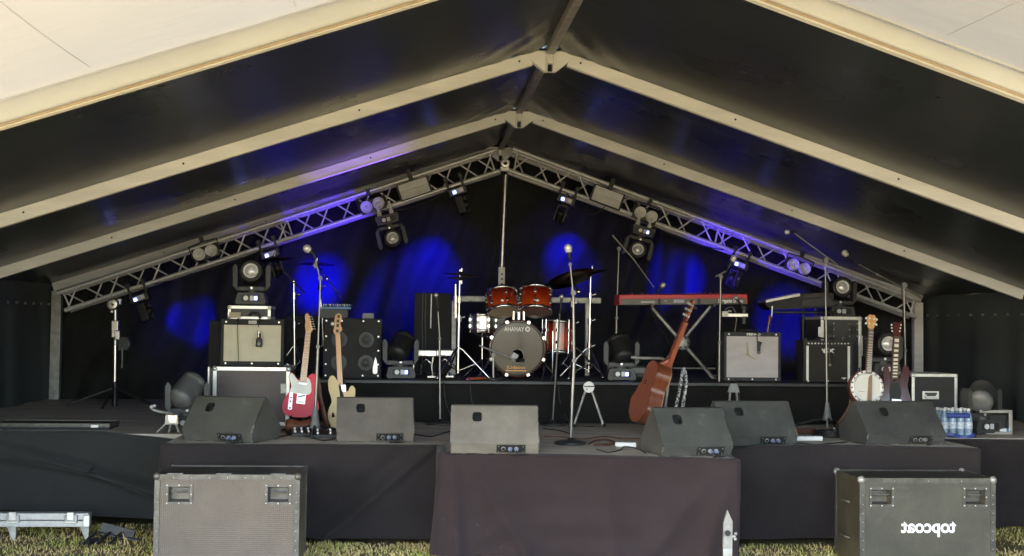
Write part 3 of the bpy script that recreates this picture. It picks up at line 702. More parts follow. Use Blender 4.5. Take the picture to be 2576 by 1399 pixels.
# ------------------------------------------------------------------ road cases in front
def road_case(loc, rz, W, D, H, label, body, trim, hx, rivet, letter=None, lidplates=True, roughtop=None):
    t = thing("road_case", label, "flight case", loc, rz, "big road cases on the grass")
    e = .006
    dh = .10; dw = .14; zt = H - .075; x0, x1 = -W / 2, W / 2
    mb = MB(); holes = [(x0 + h, zt - dh, x0 + h + dw, zt) for h in hx]
    # front panel cut round the two handle dishes
    xs = sorted({x0, x1, *[q for h in holes for q in (h[0], h[2])]}); zs = [.0, zt - dh, zt, H]
    for i in range(len(xs) - 1):
        for j in range(3):
            if j == 1 and any(abs(xs[i] - h[0]) < 1e-6 for h in holes): continue
            mb.add([(xs[i], 0, zs[j]), (xs[i + 1], 0, zs[j]), (xs[i + 1], 0, zs[j + 1]), (xs[i], 0, zs[j + 1])], [(0, 1, 2, 3)])
    mb.add([(x0, D, 0), (x1, D, 0), (x1, D, H), (x0, D, H)], [(3, 2, 1, 0)]); mb.add([(x0, 0, 0), (x0, D, 0), (x0, D, H), (x0, 0, H)], [(0, 3, 2, 1)])
    mb.add([(x1, 0, 0), (x1, D, 0), (x1, D, H), (x1, 0, H)], [(0, 1, 2, 3)]); mb.add([(x0, 0, 0), (x1, 0, 0), (x1, D, 0), (x0, D, 0)], [(3, 2, 1, 0)])
    mb.m = 1; mb.add([(x0, 0, H), (x1, 0, H), (x1, D, H), (x0, D, H)], [(0, 1, 2, 3)])
    mb.build("body", [body, roughtop or m_case_s], t, fix=False)
    for h in holes:
        d = MB(); a, b_, c, f = h; y = .055
        d.add([(a, 0, b_), (c, 0, b_), (c, 0, f), (a, 0, f), (a + .012, y, b_ + .012), (c - .012, y, b_ + .012), (c - .012, y, f - .012), (a + .012, y, f - .012)], [(0, 1, 5, 4), (1, 2, 6, 5), (2, 3, 7, 6), (3, 0, 4, 7), (4, 5, 6, 7)])
        for lo, hi in (((a - .018, -e, b_ - .018), (c + .018, -.0005, b_)), ((a - .018, -e, f), (c + .018, -.0005, f + .018)), ((a - .018, -e, b_), (a, -.0005, f)), ((c, -e, b_), (c + .018, -.0005, f))): d.b2(lo, hi)
        ho = d.build("handle_dish", trim, t)
        MB().tube([(a + .02, .004, f - .03), (a + .03, -.002, f - .035), (c - .03, -.002, f - .035), (c - .02, .004, f - .03)], .006, 8).build("handle", m_trim_d, ho)
        rv = MB()
        for px in (a - .009, (a + c) / 2, c + .009):
            for pz in (b_ - .009, (b_ + f) / 2, f + .009):
                if px == (a + c) / 2 and pz == (b_ + f) / 2: continue
                rv.ball((px, -e - .001, pz), .0055, 8, sy=.6)
        for vv, ff in ((rv.v, rv.f),): pass
        ho.data.materials.append(m_silver); RIV(rv, ho)
    w_ = .030
    eg = MB()
    eg.b2((x0 - e, -e, H - w_), (x1 + e, -.0008, H + e)); eg.b2((x0 - e, -.0008, H + .0008), (x1 + e, w_, H + e))
    eg.b2((x0 - e, D + .0008, H - w_), (x1 + e, D + e, H + e)); eg.b2((x0 - e, D - w_, H + .0008), (x1 + e, D + .0008, H + e))
    for s in (-1, 1):
        xa = x0 if s < 0 else x1
        eg.b2((min(xa + s * e, xa - s * w_), -e + .0007, 0), (max(xa + s * e, xa - s * w_), -.0005, H - w_ - .0007))
        eg.b2((min(xa + s * e, xa + s * .0006), -.0005, 0), (max(xa + s * e, xa + s * .0006), w_, H - w_ - .0007))
        eg.b2((min(xa + s * e, xa + s * .0006), D - w_, 0), (max(xa + s * e, xa + s * .0006), D + e, H - w_ - .0007))
        eg.b2((min(xa + s * e, xa + s * .0006), w_ + .0007, H - w_), (max(xa + s * e, xa + s * .0006), D - w_ - .0007, H + e * .9))
    rv = eg; rv.m = 1
    for i in range(1, int(rivet)):
        rv.ball((x0 + W * i / rivet, -e - .001, H - w_ * .5), .004, 8, sy=.6)
    for i in range(1, 9):
        for xa in (x0 + w_ * .5, x1 - w_ * .5): rv.ball((xa, -e - .001, (H - .05) * i / 9), .004, 8, sy=.6)
    et = eg.build("edge_trim", [trim, m_silver, m_worn], t, bevel=.002, worn=True)
    for xa in (x0, x1):
        for ya in (0, D):
            MB().ball((xa + (.008 if xa == x0 else -.008), ya + (.008 if ya == 0 else -.008), H - .008), .027, 14).build("corner", m_trim_d if trim is m_trim_d else m_alum, t)
    if lidplates:
        for f in (.13, .47, .85):
            MB().b2((x0 + W * f - .05, .012, H + .0062), (x0 + W * f + .05, .055, H + .0095)).build("hinge_plate", m_alum, t, bevel=.001)
    if letter:
        lm = MB(); text_mb(lm, *letter); lm.build("lettering", m_letter, t)
    return t
gz = 0
p = Py(573, 1196, 8.62); zt = p.z
road_case((p.x, 8.62, 0), math.radians(-.4), 356 * sc(p), .55, zt, "brown textured road case on the grass at the left, two black handle dishes", m_case_l, m_trim_d, (.085, .735), 8)
p = Py(2334, 1205, 8.62); kk = sc(p); W = 347 * kk
rc = road_case((p.x, 8.62, 0), 0, W, .52, p.z, "olive black painted road case on the grass at the right with mirrored white lettering", m_case_r, m_trim_r, (.08, W - .21), 4, lidplates=False)
q = Py(2334, 1328, 8.62); H = p.z
lm = MB()
zc = q.z - .0
text_mb(lm, "topcoat", .088, (0.003, -.0075, zc - .030), (1, 0, 0), (0, 0, 1), mirror=True, offset=.026, sx=.98)
lm.build("lettering", m_letter, rc)
sd_ = MB()
for z in (.17, .42): sd_.tube([(-W / 2 - .008, .20, z), (-W / 2 - .03, .20, z + .01), (-W / 2 - .03, .32, z + .01), (-W / 2 - .008, .32, z)], .008)
sd_.build("side_handle", m_trim_d, rc)

m_alugrey = M("grey_alloy_rail", (.58, .57, .54), .42, .3, .15, 20, .05, 100)
# aluminium lid with feet at the lower left
Y = 9.75; a = Py(-20, 1318, Y); b_ = Py(222, 1322, Y); k = sc(b_)
t = thing("flight_case", "long silver flight case base with two latches standing on small feet in the grass", "flight case", (a.x, Y, 0))
z0 = b_.z - .012; h = 34 * k
MB().b2((a.x, Y, z0), (b_.x, Y + .10, z0 + h * .46)).build("lower_rail", m_alugrey, t, world=True, bevel=.005)
MB().b2((a.x, Y + .008, z0 + h * .50), (b_.x, Y + .10, z0 + h)).build("upper_rail", m_alugrey, t, world=True, bevel=.005)
for px in (32, 178):
    c = Py(px, 1300, Y - .01)
    mb = MB(); mb.box((c.x, Y - .004, z0 + h * .62), (.095, .02, .055)); l1 = mb.build("latch", m_alum, t, world=True, bevel=.003)
    MB().box((c.x, Y - .016, z0 + h * .82), (.05, .018, .06)).build("latch_handle", m_silver, l1, world=True, bevel=.003); MB().box((c.x, Y - .018, z0 + h * .38), (.085, .012, .014)).build("latch_plate", m_silver, l1, world=True, bevel=.003)
for px in (30, 214):
    c = Py(px, 1336, Y); MB().prism([(c.x - .045, z0), (c.x + .022, z0), (c.x + .020, .0), (c.x + .0, .0)], Y + .02, Y + .06).build("foot", m_alum, t, world=True, bevel=.003)
MB().box((b_.x - .012, Y + .0, z0 + h * .45), (.05, .03, h * .9)).build("corner", m_silver, t, world=True, bevel=.006)

# black folded bracket lying in the grass
c = Pz(275, 1372, 0)
t = thing("folded_stand", "black folded metal stand lying in the grass left of the brown road case", "stand", c)
mb = MB(); mb.box(c + V((.03, .12, .085)), (.25, .012, .07), Matrix.Rotation(.25, 4, 'Y')); mb.box(c + V((.06, .1, .045)), (.3, .05, .012), Matrix.Rotation(.18, 4, 'Y')); mb.build("plate", m_dark, t, world=True, bevel=.003)
for dx in (-.12, -.02, .07): MB().tube([c + V((dx, .1, .075)), c + V((dx - .03, .03, .05)), c + V((dx - .06, -.02, .012))], .012).build("leg", m_blackm, t, world=True)
MB().cyl(c + V((-.15, -.02, .025)), c + V((-.10, .06, .03)), .022).build("knob", m_black, t, world=True)

m_stakeg = M("dull_zinc", (.30, .285, .255), .5, .4, .3, 14, .15, 60)
# pointed silver stand by the right corner of the thrust
t = thing("deck_leg", "pointed silver deck leg with a dark bolt standing before the right corner of the thrust", "leg", Py(1829, 1460, 8.35))
Y = 8.35; q = lambda px, py, y=Y: Py(px, py, y)
k = sc(q(1830, 1340)); x = q(1830, 1340).x
mb = MB(); pts = [q(1818, 1420), q(1842, 1420), q(1843, 1312), q(1830, 1283), q(1821, 1316)]
mb.prism([(p_.x, p_.z) for p_ in pts], Y, Y + .022); pb = mb.build("blade", m_stakeg, t, world=True, bevel=.004)
MB().b2((x - .030, Y - .01, 0), (x + .030, Y + .03, q(1830, 1380).z)).build("sleeve", m_alu, t, world=True, bevel=.004)
MB().cyl(q(1830, 1341) + V((0, -.012, 0)), q(1830, 1341) + V((0, .02, 0)), .020).build("bolt", m_blackm, t, world=True)
MB().cyl(q(1842, 1350), q(1850, 1350), .009).ball(q(1851, 1343), .012, 10).ball(q(1850, 1356), .012, 10).build("wing_nut", m_alum, t, world=True)

# ------------------------------------------------------------------ generic flight case with silver edges
def fcase(x0, x1, y0, y1, Y, D, label, zbase=None, handle=None, latch=None, body=None, name="flight_case", group="silver edged flight cases on the stage", rz=0, ew=.028):
    p, W, H = rbox(x0, x1, y0, y1, Y)
    if zbase is not None: H += p.z - zbase; p.z = zbase
    t = thing(name, label, "flight case", p, rz, group)
    MB().b2((-W / 2, 0, .0), (W / 2, D, H)).build("body", body or m_brown_panel, t)
    e = .005; g = MB()
    for z in (0, H):
        zl, zh = (z - .0, z + ew) if z == 0 else (z - ew, z + e)
        g.b2((-W / 2 - e, -e, zl), (W / 2 + e, -.0006, zh)); g.b2((-W / 2 - e, D + .0006, zl), (W / 2 + e, D + e, zh))
        for s in (-1, 1): g.b2((min(s * (W / 2 + e), s * (W / 2 + .0006)), .001, zl), (max(s * (W / 2 + e), s * (W / 2 + .0006)), D - .001, zh))
    for s in (-1, 1):
        g.b2((min(s * (W / 2 + e * .8), s * (W / 2 - ew)), -e * .8, ew + .001), (max(s * (W / 2 + e * .8), s * (W / 2 - ew)), -.0005, H - ew - .001))
    g.b2((-W / 2, -.0005, H + .0006), (W / 2, ew, H + e * .9)); g.b2((-W / 2, D - ew, H + .0006), (W / 2, D, H + e * .9))
    g.build("edge_trim", m_silver, t, bevel=.0015)
    for s in (-1, 1):
        for z in (.012, H - .012): MB().ball((s * (W / 2 - .01), .008, z), ew * .95, 12).build("corner", m_silver, t)
    return t, W, H
t1, W1, H1 = fcase(536, 725, 925, 1063, 11.30, .55, "large flight case on stage carrying the cream grilled amplifier", zbase=ST)
MB().box((W1 / 2 - .05, -.008, H1 * .64), (.05, .012, .09)).build("latch", m_alum, t1, bevel=.004)
g = MB(); g.b2((-W1 / 2 - .05, .06, -.0 + .0), (-W1 / 2 - .008, .40, H1 - .01)); g.build("end_lid", m_brown_panel, t1, bevel=.004)
MB().box((-W1 / 2 - .045, .05, H1 * .2), (.03, .02, .14)).build("latch", m_chrome, t1, bevel=.004)
MB().b2((-W1 / 2 - .056, .052, .02), (-W1 / 2 - .044, .058, H1)).build("lid_trim", m_silver, t1)
tA, WA, HA = fcase(575, 679, 771, 803, 11.42, .38, "small grey flight case on top of the cream grilled amplifier under a moving head light", body=m_dark, zbase=None, ew=.022)
AMP1_TOP = ST + H1 + .012
# cream grilled combo
def combo(x0, x1, y0, y1, Y, D, zb_, label, grille, badge, fr=(.03, .05, .03), shell=None, rz=0):
    p, W, H = rbox(x0, x1, y0, y1, Y); H += p.z - zb_; p.z = zb_
    t = thing("guitar_amplifier", label, "amplifier", p, rz, "guitar amplifiers")
    f = MB(); a, tp, bt = fr
    f.b2((-W / 2, .012, .012), (W / 2, D, H))
    f.b2((-W / 2, 0, .012), (W / 2, .012, .012 + bt)); f.b2((-W / 2, 0, H - tp), (W / 2, .012, H)); f.b2((-W / 2, 0, .012 + bt), (-W / 2 + a, .012, H - tp)); f.b2((W / 2 - a, 0, .012 + bt), (W / 2, .012, H - tp))
    f.build("cabinet", shell or m_tolex, t)
    MB().b2((-W / 2 + a, .004, .012 + bt), (W / 2 - a, .0115, H - tp)).build("grille", grille, t)
    sc_ = MB()
    for x in (-W / 2 + .045, 0, W / 2 - .045):
        sc_.cyl((x, -.004, .012 + bt * .5), (x, .002, .012 + bt * .5), .008)
        if x: sc_.cyl((x, -.004, H - tp * .5), (x, .002, H - tp * .5), .008)
    sc_.build("screw", m_silver, t)
    ft = MB()
    for x in (-W / 2 + .05, W / 2 - .05):
        for y in (.05, D - .05): ft.cyl((x, y, 0), (x, y, .012), .02)
    ft.build("foot", m_rubber, t)
    tube = MB().tube([(-.10, D * .5, H), (-.08, D * .5, H + .018), (.08, D * .5, H + .018), (.10, D * .5, H)], .009); tube.build("handle", m_rubber, t)
    return t, W, H
ta, Wa, Ha = combo(555, 712, 803, 919, 11.33, .30, ST + H1 + .005, "cream grilled combo amplifier standing on the large flight case", m_cream_grille, "", (.026, .052, .036))
bd = MB().b2((-.035, -.003, Ha - .040), (.035, .001, Ha - .014)); bdo = bd.build("badge", m_alum, ta)
text_mb(lm := MB(), "LWXFX", .012, (0, -.0035, Ha - .033), (1, 0, 0), (0, 0, 1), True, .0); lm.build("badge_lettering", m_blackm, bdo)
TOPA = ST + H1 + .005 + Ha
tA.location.z = TOPA; ROOT[tA] = Matrix.Translation(tA.location)
mb = MB().box((-WA / 2 + .06, -.02, .035), (.10, .02, .05)); mb.build("latch_plate", M("sandy_label", (.50, .42, .28), .6), tA, bevel=.003)
MB().tube([(.0, -.02, .03), (.03, -.03, .06), (.08, -.03, .05), (.10, -.025, .01)], .012).build("handle", m_black, tA)
# mic hanging in front of the cream grille
p = Py(651, 806, 11.30)
t = thing("microphone", "black microphone hanging on its cable in front of the cream grille", "microphone", p, group="microphones")
MB().tube([p + V((0, .12, .012)), p + V((0, -.01, .008)), p + V((0, -.02, -.02)), p + V((.002, -.02, -.06))], .004).build("mic_cable", m_cable, t, world=True)
q = Py(651, 848, 11.27); MB().cyl(q + V((0, 0, .05)), q, .010, .013).build("body", m_alu, t, world=True)
q = Py(652, 862, 11.27); mb = MB(); mb.box(q, (.05, .05, .075)); mb.cyl(q + V((0, 0, .03)), q + V((0, 0, .08)), .014, .012); mb.build("head", m_black, t, world=True, bevel=.010); MB().cyl(q + V((0, -.026, -.01)), q + V((0, -.03, -.01)), .015).build("grille", m_grey, t, world=True)
p = Py(598, 803, 11.31)
cb = MB().tube([p + V((0, .2, .01)), p + V((0, -.006, .005)), p + V((.002, -.008, -.1)), p + V((.012, -.008, -.28)), p + V((.016, -.008, -.38))], .003)
tag(cb.build("cable", m_cable), "thin black cable hanging down the cream grille", "cable")

# dark cabinets behind: left speaker, right half stack, bass cabinet
def cab(x0, x1, y0, y1, Y, D, zb_, name, label, cat, mat, group=None, bev=.008):
    p, W, H = rbox(x0, x1, y0, y1, Y)
    if zb_ is not None: H += p.z - zb_; p.z = zb_
    t = thing(name, label, cat, p, group=group)
    MB().b2((-W / 2, 0, 0), (W / 2, D, H)).build("cabinet", mat, t, bevel=bev)
    return t, W, H
t, W, H = cab(524, 556, 806, 930, 12.0, .4, ST, "loudspeaker", "black loudspeaker half hidden behind the cream grilled amplifier", "loudspeaker", m_tolex, "dark loudspeakers")
MB().b2((-W / 2 + .01, -.008, .1), (W / 2 - .01, -.001, H - .05)).build("grille", m_bass_grille, t, bevel=.003)
t, W, H = cab(716, 800, 796, 945, 12.75, .4, RI, "loudspeaker", "black cabinet standing between the cream amplifier and the bass cabinet", "loudspeaker", m_tolex, "dark loudspeakers")
MB().b2((-W / 2 + .02, -.008, .03), (W / 2 - .02, -.001, H - .03)).build("grille", m_bass_grille, t, bevel=.003)
MB().cyl((-.01, -.02, H * .55), (-.01, -.009, H * .55), .05).build("port", m_hole, t)
t, W, H = cab(812, 958, 801, 949, 12.0, .42, RI, "bass_cabinet", "black bass cabinet with round speakers behind the pale bass guitar", "loudspeaker", m_tolex)
MB().b2((-W / 2 + .02, -.010, .02), (W / 2 - .02, -.001, H - .02)).build("grille", m_bass_grille, t, bevel=.003)
for sx in (-.12, .13):
    for zz in (.145, .36):
        s_ = MB(); s_.lathe([(.078, 0), (.08, .004), (.07, .005), (.035, .002), (.03, .007), (.0, .011)], (sx, -.0105, zz), (0, -1, 0), 28); s_.build("speaker_cone", m_dark, t)
sc_ = MB()
for x in (-W / 2 + .028, -.1, .1, W / 2 - .028):
    for z in (.025, H - .025): sc_.cyl((x, -.014, z), (x, -.009, z), .008)
for z in (.13, .26, .39):
    for x in (-W / 2 + .028, W / 2 - .028): sc_.cyl((x, -.014, z), (x, -.009, z), .008)
sc_.build("screw", m_silver, t)
g = MB(); hs = [(-.02, .04), (.0, .03), (.02, .04), (.022, .10), (.012, .16), (.0, .19), (-.010, .15), (-.022, .09)]
g.prism([(W / 2 - .055 + a, c + .01) for a, c in hs], -.022, -.011); g.build("badge", m_silver, t, bevel=.002)
BCT = RI + H
# blue pedal board mixer and small box on the bass cabinet
p, W, H = rbox(808, 883, 770, 778, 12.1)
t = thing("small_mixer", "blue edged small mixer with white knobs on the bass cabinet", "mixer", (p.x, 12.1, BCT))
hh = p.z - BCT
MB().b2((-W / 2 - .02, .03, 0), (W / 2 - .03, .25, hh)).build("amp_head", m_dark, t, bevel=.004)
pn = MB().add([(-W / 2, 0, hh), (W / 2, 0, hh), (W / 2, .24, hh + .02), (-W / 2, .24, hh + .02), (-W / 2, 0, hh + .022), (W / 2, 0, hh + .022), (W / 2, .24, hh + .05), (-W / 2, .24, hh + .05)], [(0, 1, 5, 4), (1, 2, 6, 5), (2, 3, 7, 6), (3, 0, 4, 7), (4, 5, 6, 7), (3, 2, 1, 0)]).build("panel", m_blue, t, bevel=.002)
kb = MB()
for i in range(12): kb.cyl((-W / 2 + .02 + i * (W - .04) / 11, .03 + (i % 3) * .05, hh + .024), (-W / 2 + .02 + i * (W - .04) / 11, .03 + (i % 3) * .05, hh + .05), .006, n=8)
kb.build("knob", m_white, pn)
p, W, H = rbox(911, 940, 789, 801, 12.05)
t = thing("small_box", "small grey box on the right top corner of the bass cabinet", "box", (p.x, 12.08, BCT)); MB().b2((-W / 2, 0, 0), (W / 2, .10, H)).build("shell", m_grey, t, bevel=.004); MB().b2((-W / 2 + .01, .02, H), (W / 2 - .01, .08, H + .004)).build("lid", m_alum, t)

# drum fill speaker
t, W, H = cab(1040, 1132, 737, 950, 13.0, .45, RI, "drum_fill_speaker", "tall black speaker with hanging cables behind the hi hat", "loudspeaker", m_tolex)
MB().b2((-W / 2 + .02, -.008, .05), (W / 2 - .02, -.001, H - .03)).build("grille", m_bass_grille, t, bevel=.003)
for dx, r in ((-.10, .003), (-.07, .003)):
    MB().tube([(dx, .05, H + .004), (dx, -.012, H - .01), (dx - .005, -.016, H - .3), (dx + .004, -.016, H - .5), (dx, -.016, H - .75)], r).build("hanging_cable", m_grey, t)
MB().cyl((-.015, -.015, H - .01), (-.018, -.015, H - .36), .007).build("stay_rod", m_alu, t)

# right side: silver grilled combo, small combo, flight case
ts, Ws, Hs = combo(1820, 1965, 836, 961, 11.85, .28, RI, "silver grilled combo amplifier with a yellow stain on the drum riser edge", m_silver_grille, "", (.024, .040, .034), shell=M("blue_black_tolex", (.03, .03, .036), .55, 0, .3, 30, .5, 350))
bd = MB(); text_mb(bd, "CRENALD", .020, (0.01, -.002, Hs - .030), (1, 0, 0), (0, 0, 1), False, .01, sx=1.05); bd.build("badge", m_silver, ts)
st_ = MB()
m_stain = M("yellowed_grille_stain", (.40, .36, .22), .8, 0, .15, 6)
st_.prism([(-.11, Hs * .57), (-.07, Hs * .56), (-.055, Hs * .58), (-.06, Hs * .80), (-.045, Hs * .80), (-.03, Hs * .56), (.0, Hs * .50), (.05, Hs * .445), (.0, Hs * .47), (-.05, Hs * .53)], .0030, .0045); st_.build("stain", m_stain, ts)
p = Py(1903, 836, 11.83)
t = thing("microphone", "dark microphone hanging on its cable in front of the silver grille", "microphone", p, group="microphones")
MB().tube([p + V((-.003, .12, .06)), p + V((-.002, .05, .02)), p + V((0, -.01, .012)), p + V((.002, -.02, -.06)), p + V((.006, -.02, -.10)), p + V((.012, -.03, -.13)), p + V((.016, -.02, -.16))], .005).build("mic_cable", m_cable, t, world=True)
q = Py(1909, 884, 11.8); mb = MB(); mb.cyl(q + V((0, 0, .07)), q, .016, .014); mb.prism([(q.x - .015, q.z + .1), (q.x + .03, q.z + .085), (q.x + .012, q.z + .05), (q.x - .015, q.z + .06)], q.y - .01, q.y + .01); mb.build("body", m_black, t, world=True); MB().ball(q + V((0, 0, -.01)), .018, 10).build("grille", m_grey, t, world=True)
t3, W3, H3 = combo(2020, 2146, 857, 961, 11.85, .26, RI, "small black practice amplifier with two white bars beside its grille", M("dark_brown_grille", (.026, .022, .019), .7, 0, .2, 5, .5, 500), "", (.055, .050, .012))
for s in (-1, 1): MB().b2((s * (W3 / 2 - .037) - .012, -.006, .022), (s * (W3 / 2 - .037) + .012, -.0008, H3 - .052)).build("white_bar", m_white, t3, bevel=.002)
pn = MB().b2((-W3 / 2 + .03, -.004, H3 - .044), (W3 / 2 - .03, -.0008, H3 - .014)).build("control_panel", m_black, t3)
kb = MB()
for i in range(13): kb.cyl((-W3 / 2 + .045 + i * (W3 - .09) / 12, -.016, H3 - .028 + random.uniform(-.004, .004)), (-W3 / 2 + .045 + i * (W3 - .09) / 12, -.004, H3 - .028), .0075, n=8)
kb.build("knob", m_silver, pn)
lg = MB(); zc = H3 - .095
for poly in ([(-.075, .012), (-.06, .02), (-.045, -.005), (-.045, .02), (-.035, .02), (-.035, -.03), (-.05, -.025), (-.062, .0)], [(-.03, .025), (.01, .02), (-.01, .005), (.008, -.022), (-.03, -.015), (-.012, -.008), (-.022, .008)], [(.012, .018), (.022, .018), (.032, .008), (.05, .022), (.075, .012), (.045, .0), (.07, -.03), (.035, -.012), (.012, -.026), (.022, .0)]):
    lg.prism([(a * .85, c * .9 + zc) for a, c in poly], -.0022, .0035)
lg.build("logo", m_letter, t3)
MB().b2((W3 / 2 - .105, -.002, .045), (W3 / 2 - .06, .0035, .052)).b2((W3 / 2 - .092, -.002, .037), (W3 / 2 - .074, .0035, .043)).build("name_plate", m_letter, t3)
p = Py(2084, 860, 11.82)
t = thing("microphone", "thin dark microphone hanging before the practice amplifier", "microphone", p, group="microphones")
MB().tube([p + V((.0, .1, .05)), p + V((0, .0, .03)), p + V((.0, -.02, .0)), p + V((.003, -.02, -.16))], .006).build("mic_cable", m_dark, t, world=True)
q = Py(2088, 918, 11.8); MB().cyl(q + V((-.002, 0, .06)), q, .008, .012).build("body", m_dark, t, world=True); MB().ball(q, .017, 10).build("grille", m_grey, t, world=True)
tC, WC, HC = fcase(2064, 2167, 798, 950, 12.5, .5, "tall black flight case with a mirrored number two behind the practice amplifier", zbase=RI, body=m_dark, ew=.026)
text_mb(lm := MB(), "2", .045, (.02, -.004, HC - .245), (1, 0, 0), (0, 0, 1), True, .02); lm.build("number", m_grey, tC)
for x in (-WC / 2 + .09, WC / 2 - .08):
    MB().b2((x - .03, -.006, HC - .17), (x + .03, -.0006, HC - .085)).build("handle_dish", m_black, tC, bevel=.002)
sc_ = MB()
for x in (-WC / 2 + .05, -WC / 2 + .13, WC / 2 - .12, WC / 2 - .04):
    for z in (HC - .19, HC - .125, HC - .065): sc_.ball((x, -.004, z), .006, 8)
sc_.build("rivet", m_silver, tC)
MB().box((-WC / 2 - .015, -.003, HC - .15), (.03, .02, .10)).build("latch", m_silver, tC, bevel=.003)
MB().box((WC / 2 - .005, -.012, HC * .55), (.035, .02, .2)).build("latch", m_silver, tC, bevel=.003)
t4, W4, H4 = fcase(2293, 2409, 942, 1075, 10.95, .45, "flight case with a silver drop handle behind the last wedge on the right", zbase=ST, body=m_tolex, ew=.022)
p = Py(2342, 993, 10.94); z = p.z - ST; x = p.x - t4.location.x
hd = MB().b2((x - .075, -.008, z - .04), (x + .075, -.0008, z + .03)).build("handle_plate", m_silver, t4, bevel=.003)
MB().b2((x - .055, -.011, z - .03), (x + .055, -.0082, z + .018)).build("handle_recess", m_dark, hd)
MB().tube([(x - .05, -.016, z + .0), (x - .05, -.024, z - .02), (x + .05, -.024, z - .02), (x + .05, -.016, z + .0)], .008).build("handle", m_white, hd)
m5, W5, H5 = fcase(2190, 2300, 960, 1075, 11.6, .4, "black trunk in shadow behind the banjo and the dark red guitar", zbase=ST, body=m_tolex, ew=.012)
m_dgrey = M("mid_grey_lamp_shell", (.13, .13, .125), .4, 0, .25, 8)
# ------------------------------------------------------------------ lamps on the trusses and on the floor
def blinder(px, py, ang, label):
    c = Py(px, py, TY0 - .06)
    t = thing("blinder_light", label, "stage light", c, 0, "two lamp blinders on the trusses", ry=-ang)
    MB().b2((-.145, .030, -.075), (.145, .09, .075)).build("housing", m_blackm, t, bevel=.006)
    for s in (-1, 1):
        l = MB().lathe([(.066, .042), (.066, -.010), (.062, -.012), (.058, .0), (.045, .022), (.022, .034), (.0, .038)], (s * .070, -.012, 0), (0, 1, 0), 28)
        lo = l.build("reflector", m_lens, t)
        MB().ball((s * .070, .004, .002), .021, 12).build("lamp", m_bulb, lo)
    MB().tube([(-.155, .04, -.02), (-.160, .04, .11), (0, .04, .125), (.160, .04, .11), (.155, .04, -.02)], .009).build("yoke", m_blackm, t)
    MB().box((.0, .05, .155), (.045, .06, .07)).build("clamp", m_blackm, t, bevel=.006)
blinder(516, 635, ANG_L, "blinder with two cream lamps low on the left truss")
blinder(937, 516, ANG_L, "blinder with two violet lit lamps high on the left truss")
blinder(1625, 540, ANG_R, "blinder with two pale lamps high on the right truss")
blinder(2010, 671, ANG_R, "blinder with two violet lit lamps low on the right truss")
def flood(px, py, ang, label):
    c = Py(px, py, TY0 - .07)
    t = thing("flood_light", label, "stage light", c, 0, "rectangular floods on the trusses", ry=-ang)
    W, H = .165, .085
    MB().b2((-W - .012, .025, -H - .012), (W + .012, .10, H + .012)).build("housing", m_blackm, t, bevel=.004)
    r = MB().add([(-W, .0, -H), (W, 0, -H), (W, .022, -.008), (-W, .022, -.008), (-W, .022, .008), (W, .022, .008), (W, 0, H), (-W, 0, H)], [(0, 1, 2, 3), (3, 2, 5, 4), (4, 5, 6, 7)]).build("reflector", m_reflect, t, fix=False)
    MB().cyl((-W + .01, .010, 0), (W - .01, .010, 0), .007).build("tube", m_bulb, t)
    MB().b2((-W - .02, -.005, -H - .01), (-W - .002, .06, H + .01)).b2((W + .002, -.005, -H - .01), (W + .02, .06, H + .01)).build("side_plate", m_blackm, t)
    MB().box((.0, .06, .16), (.05, .06, .14)).build("clamp", m_blackm, t, bevel=.006)
m_reflect = M("dull_reflector", (.74, .73, .71), .45, .0, .08, 12)
flood(1042, 474, ANG_L, "rectangular flood with a violet grey reflector on the left truss")
flood(1528, 496, ANG_R, "rectangular flood with a sandy grey reflector on the right truss")
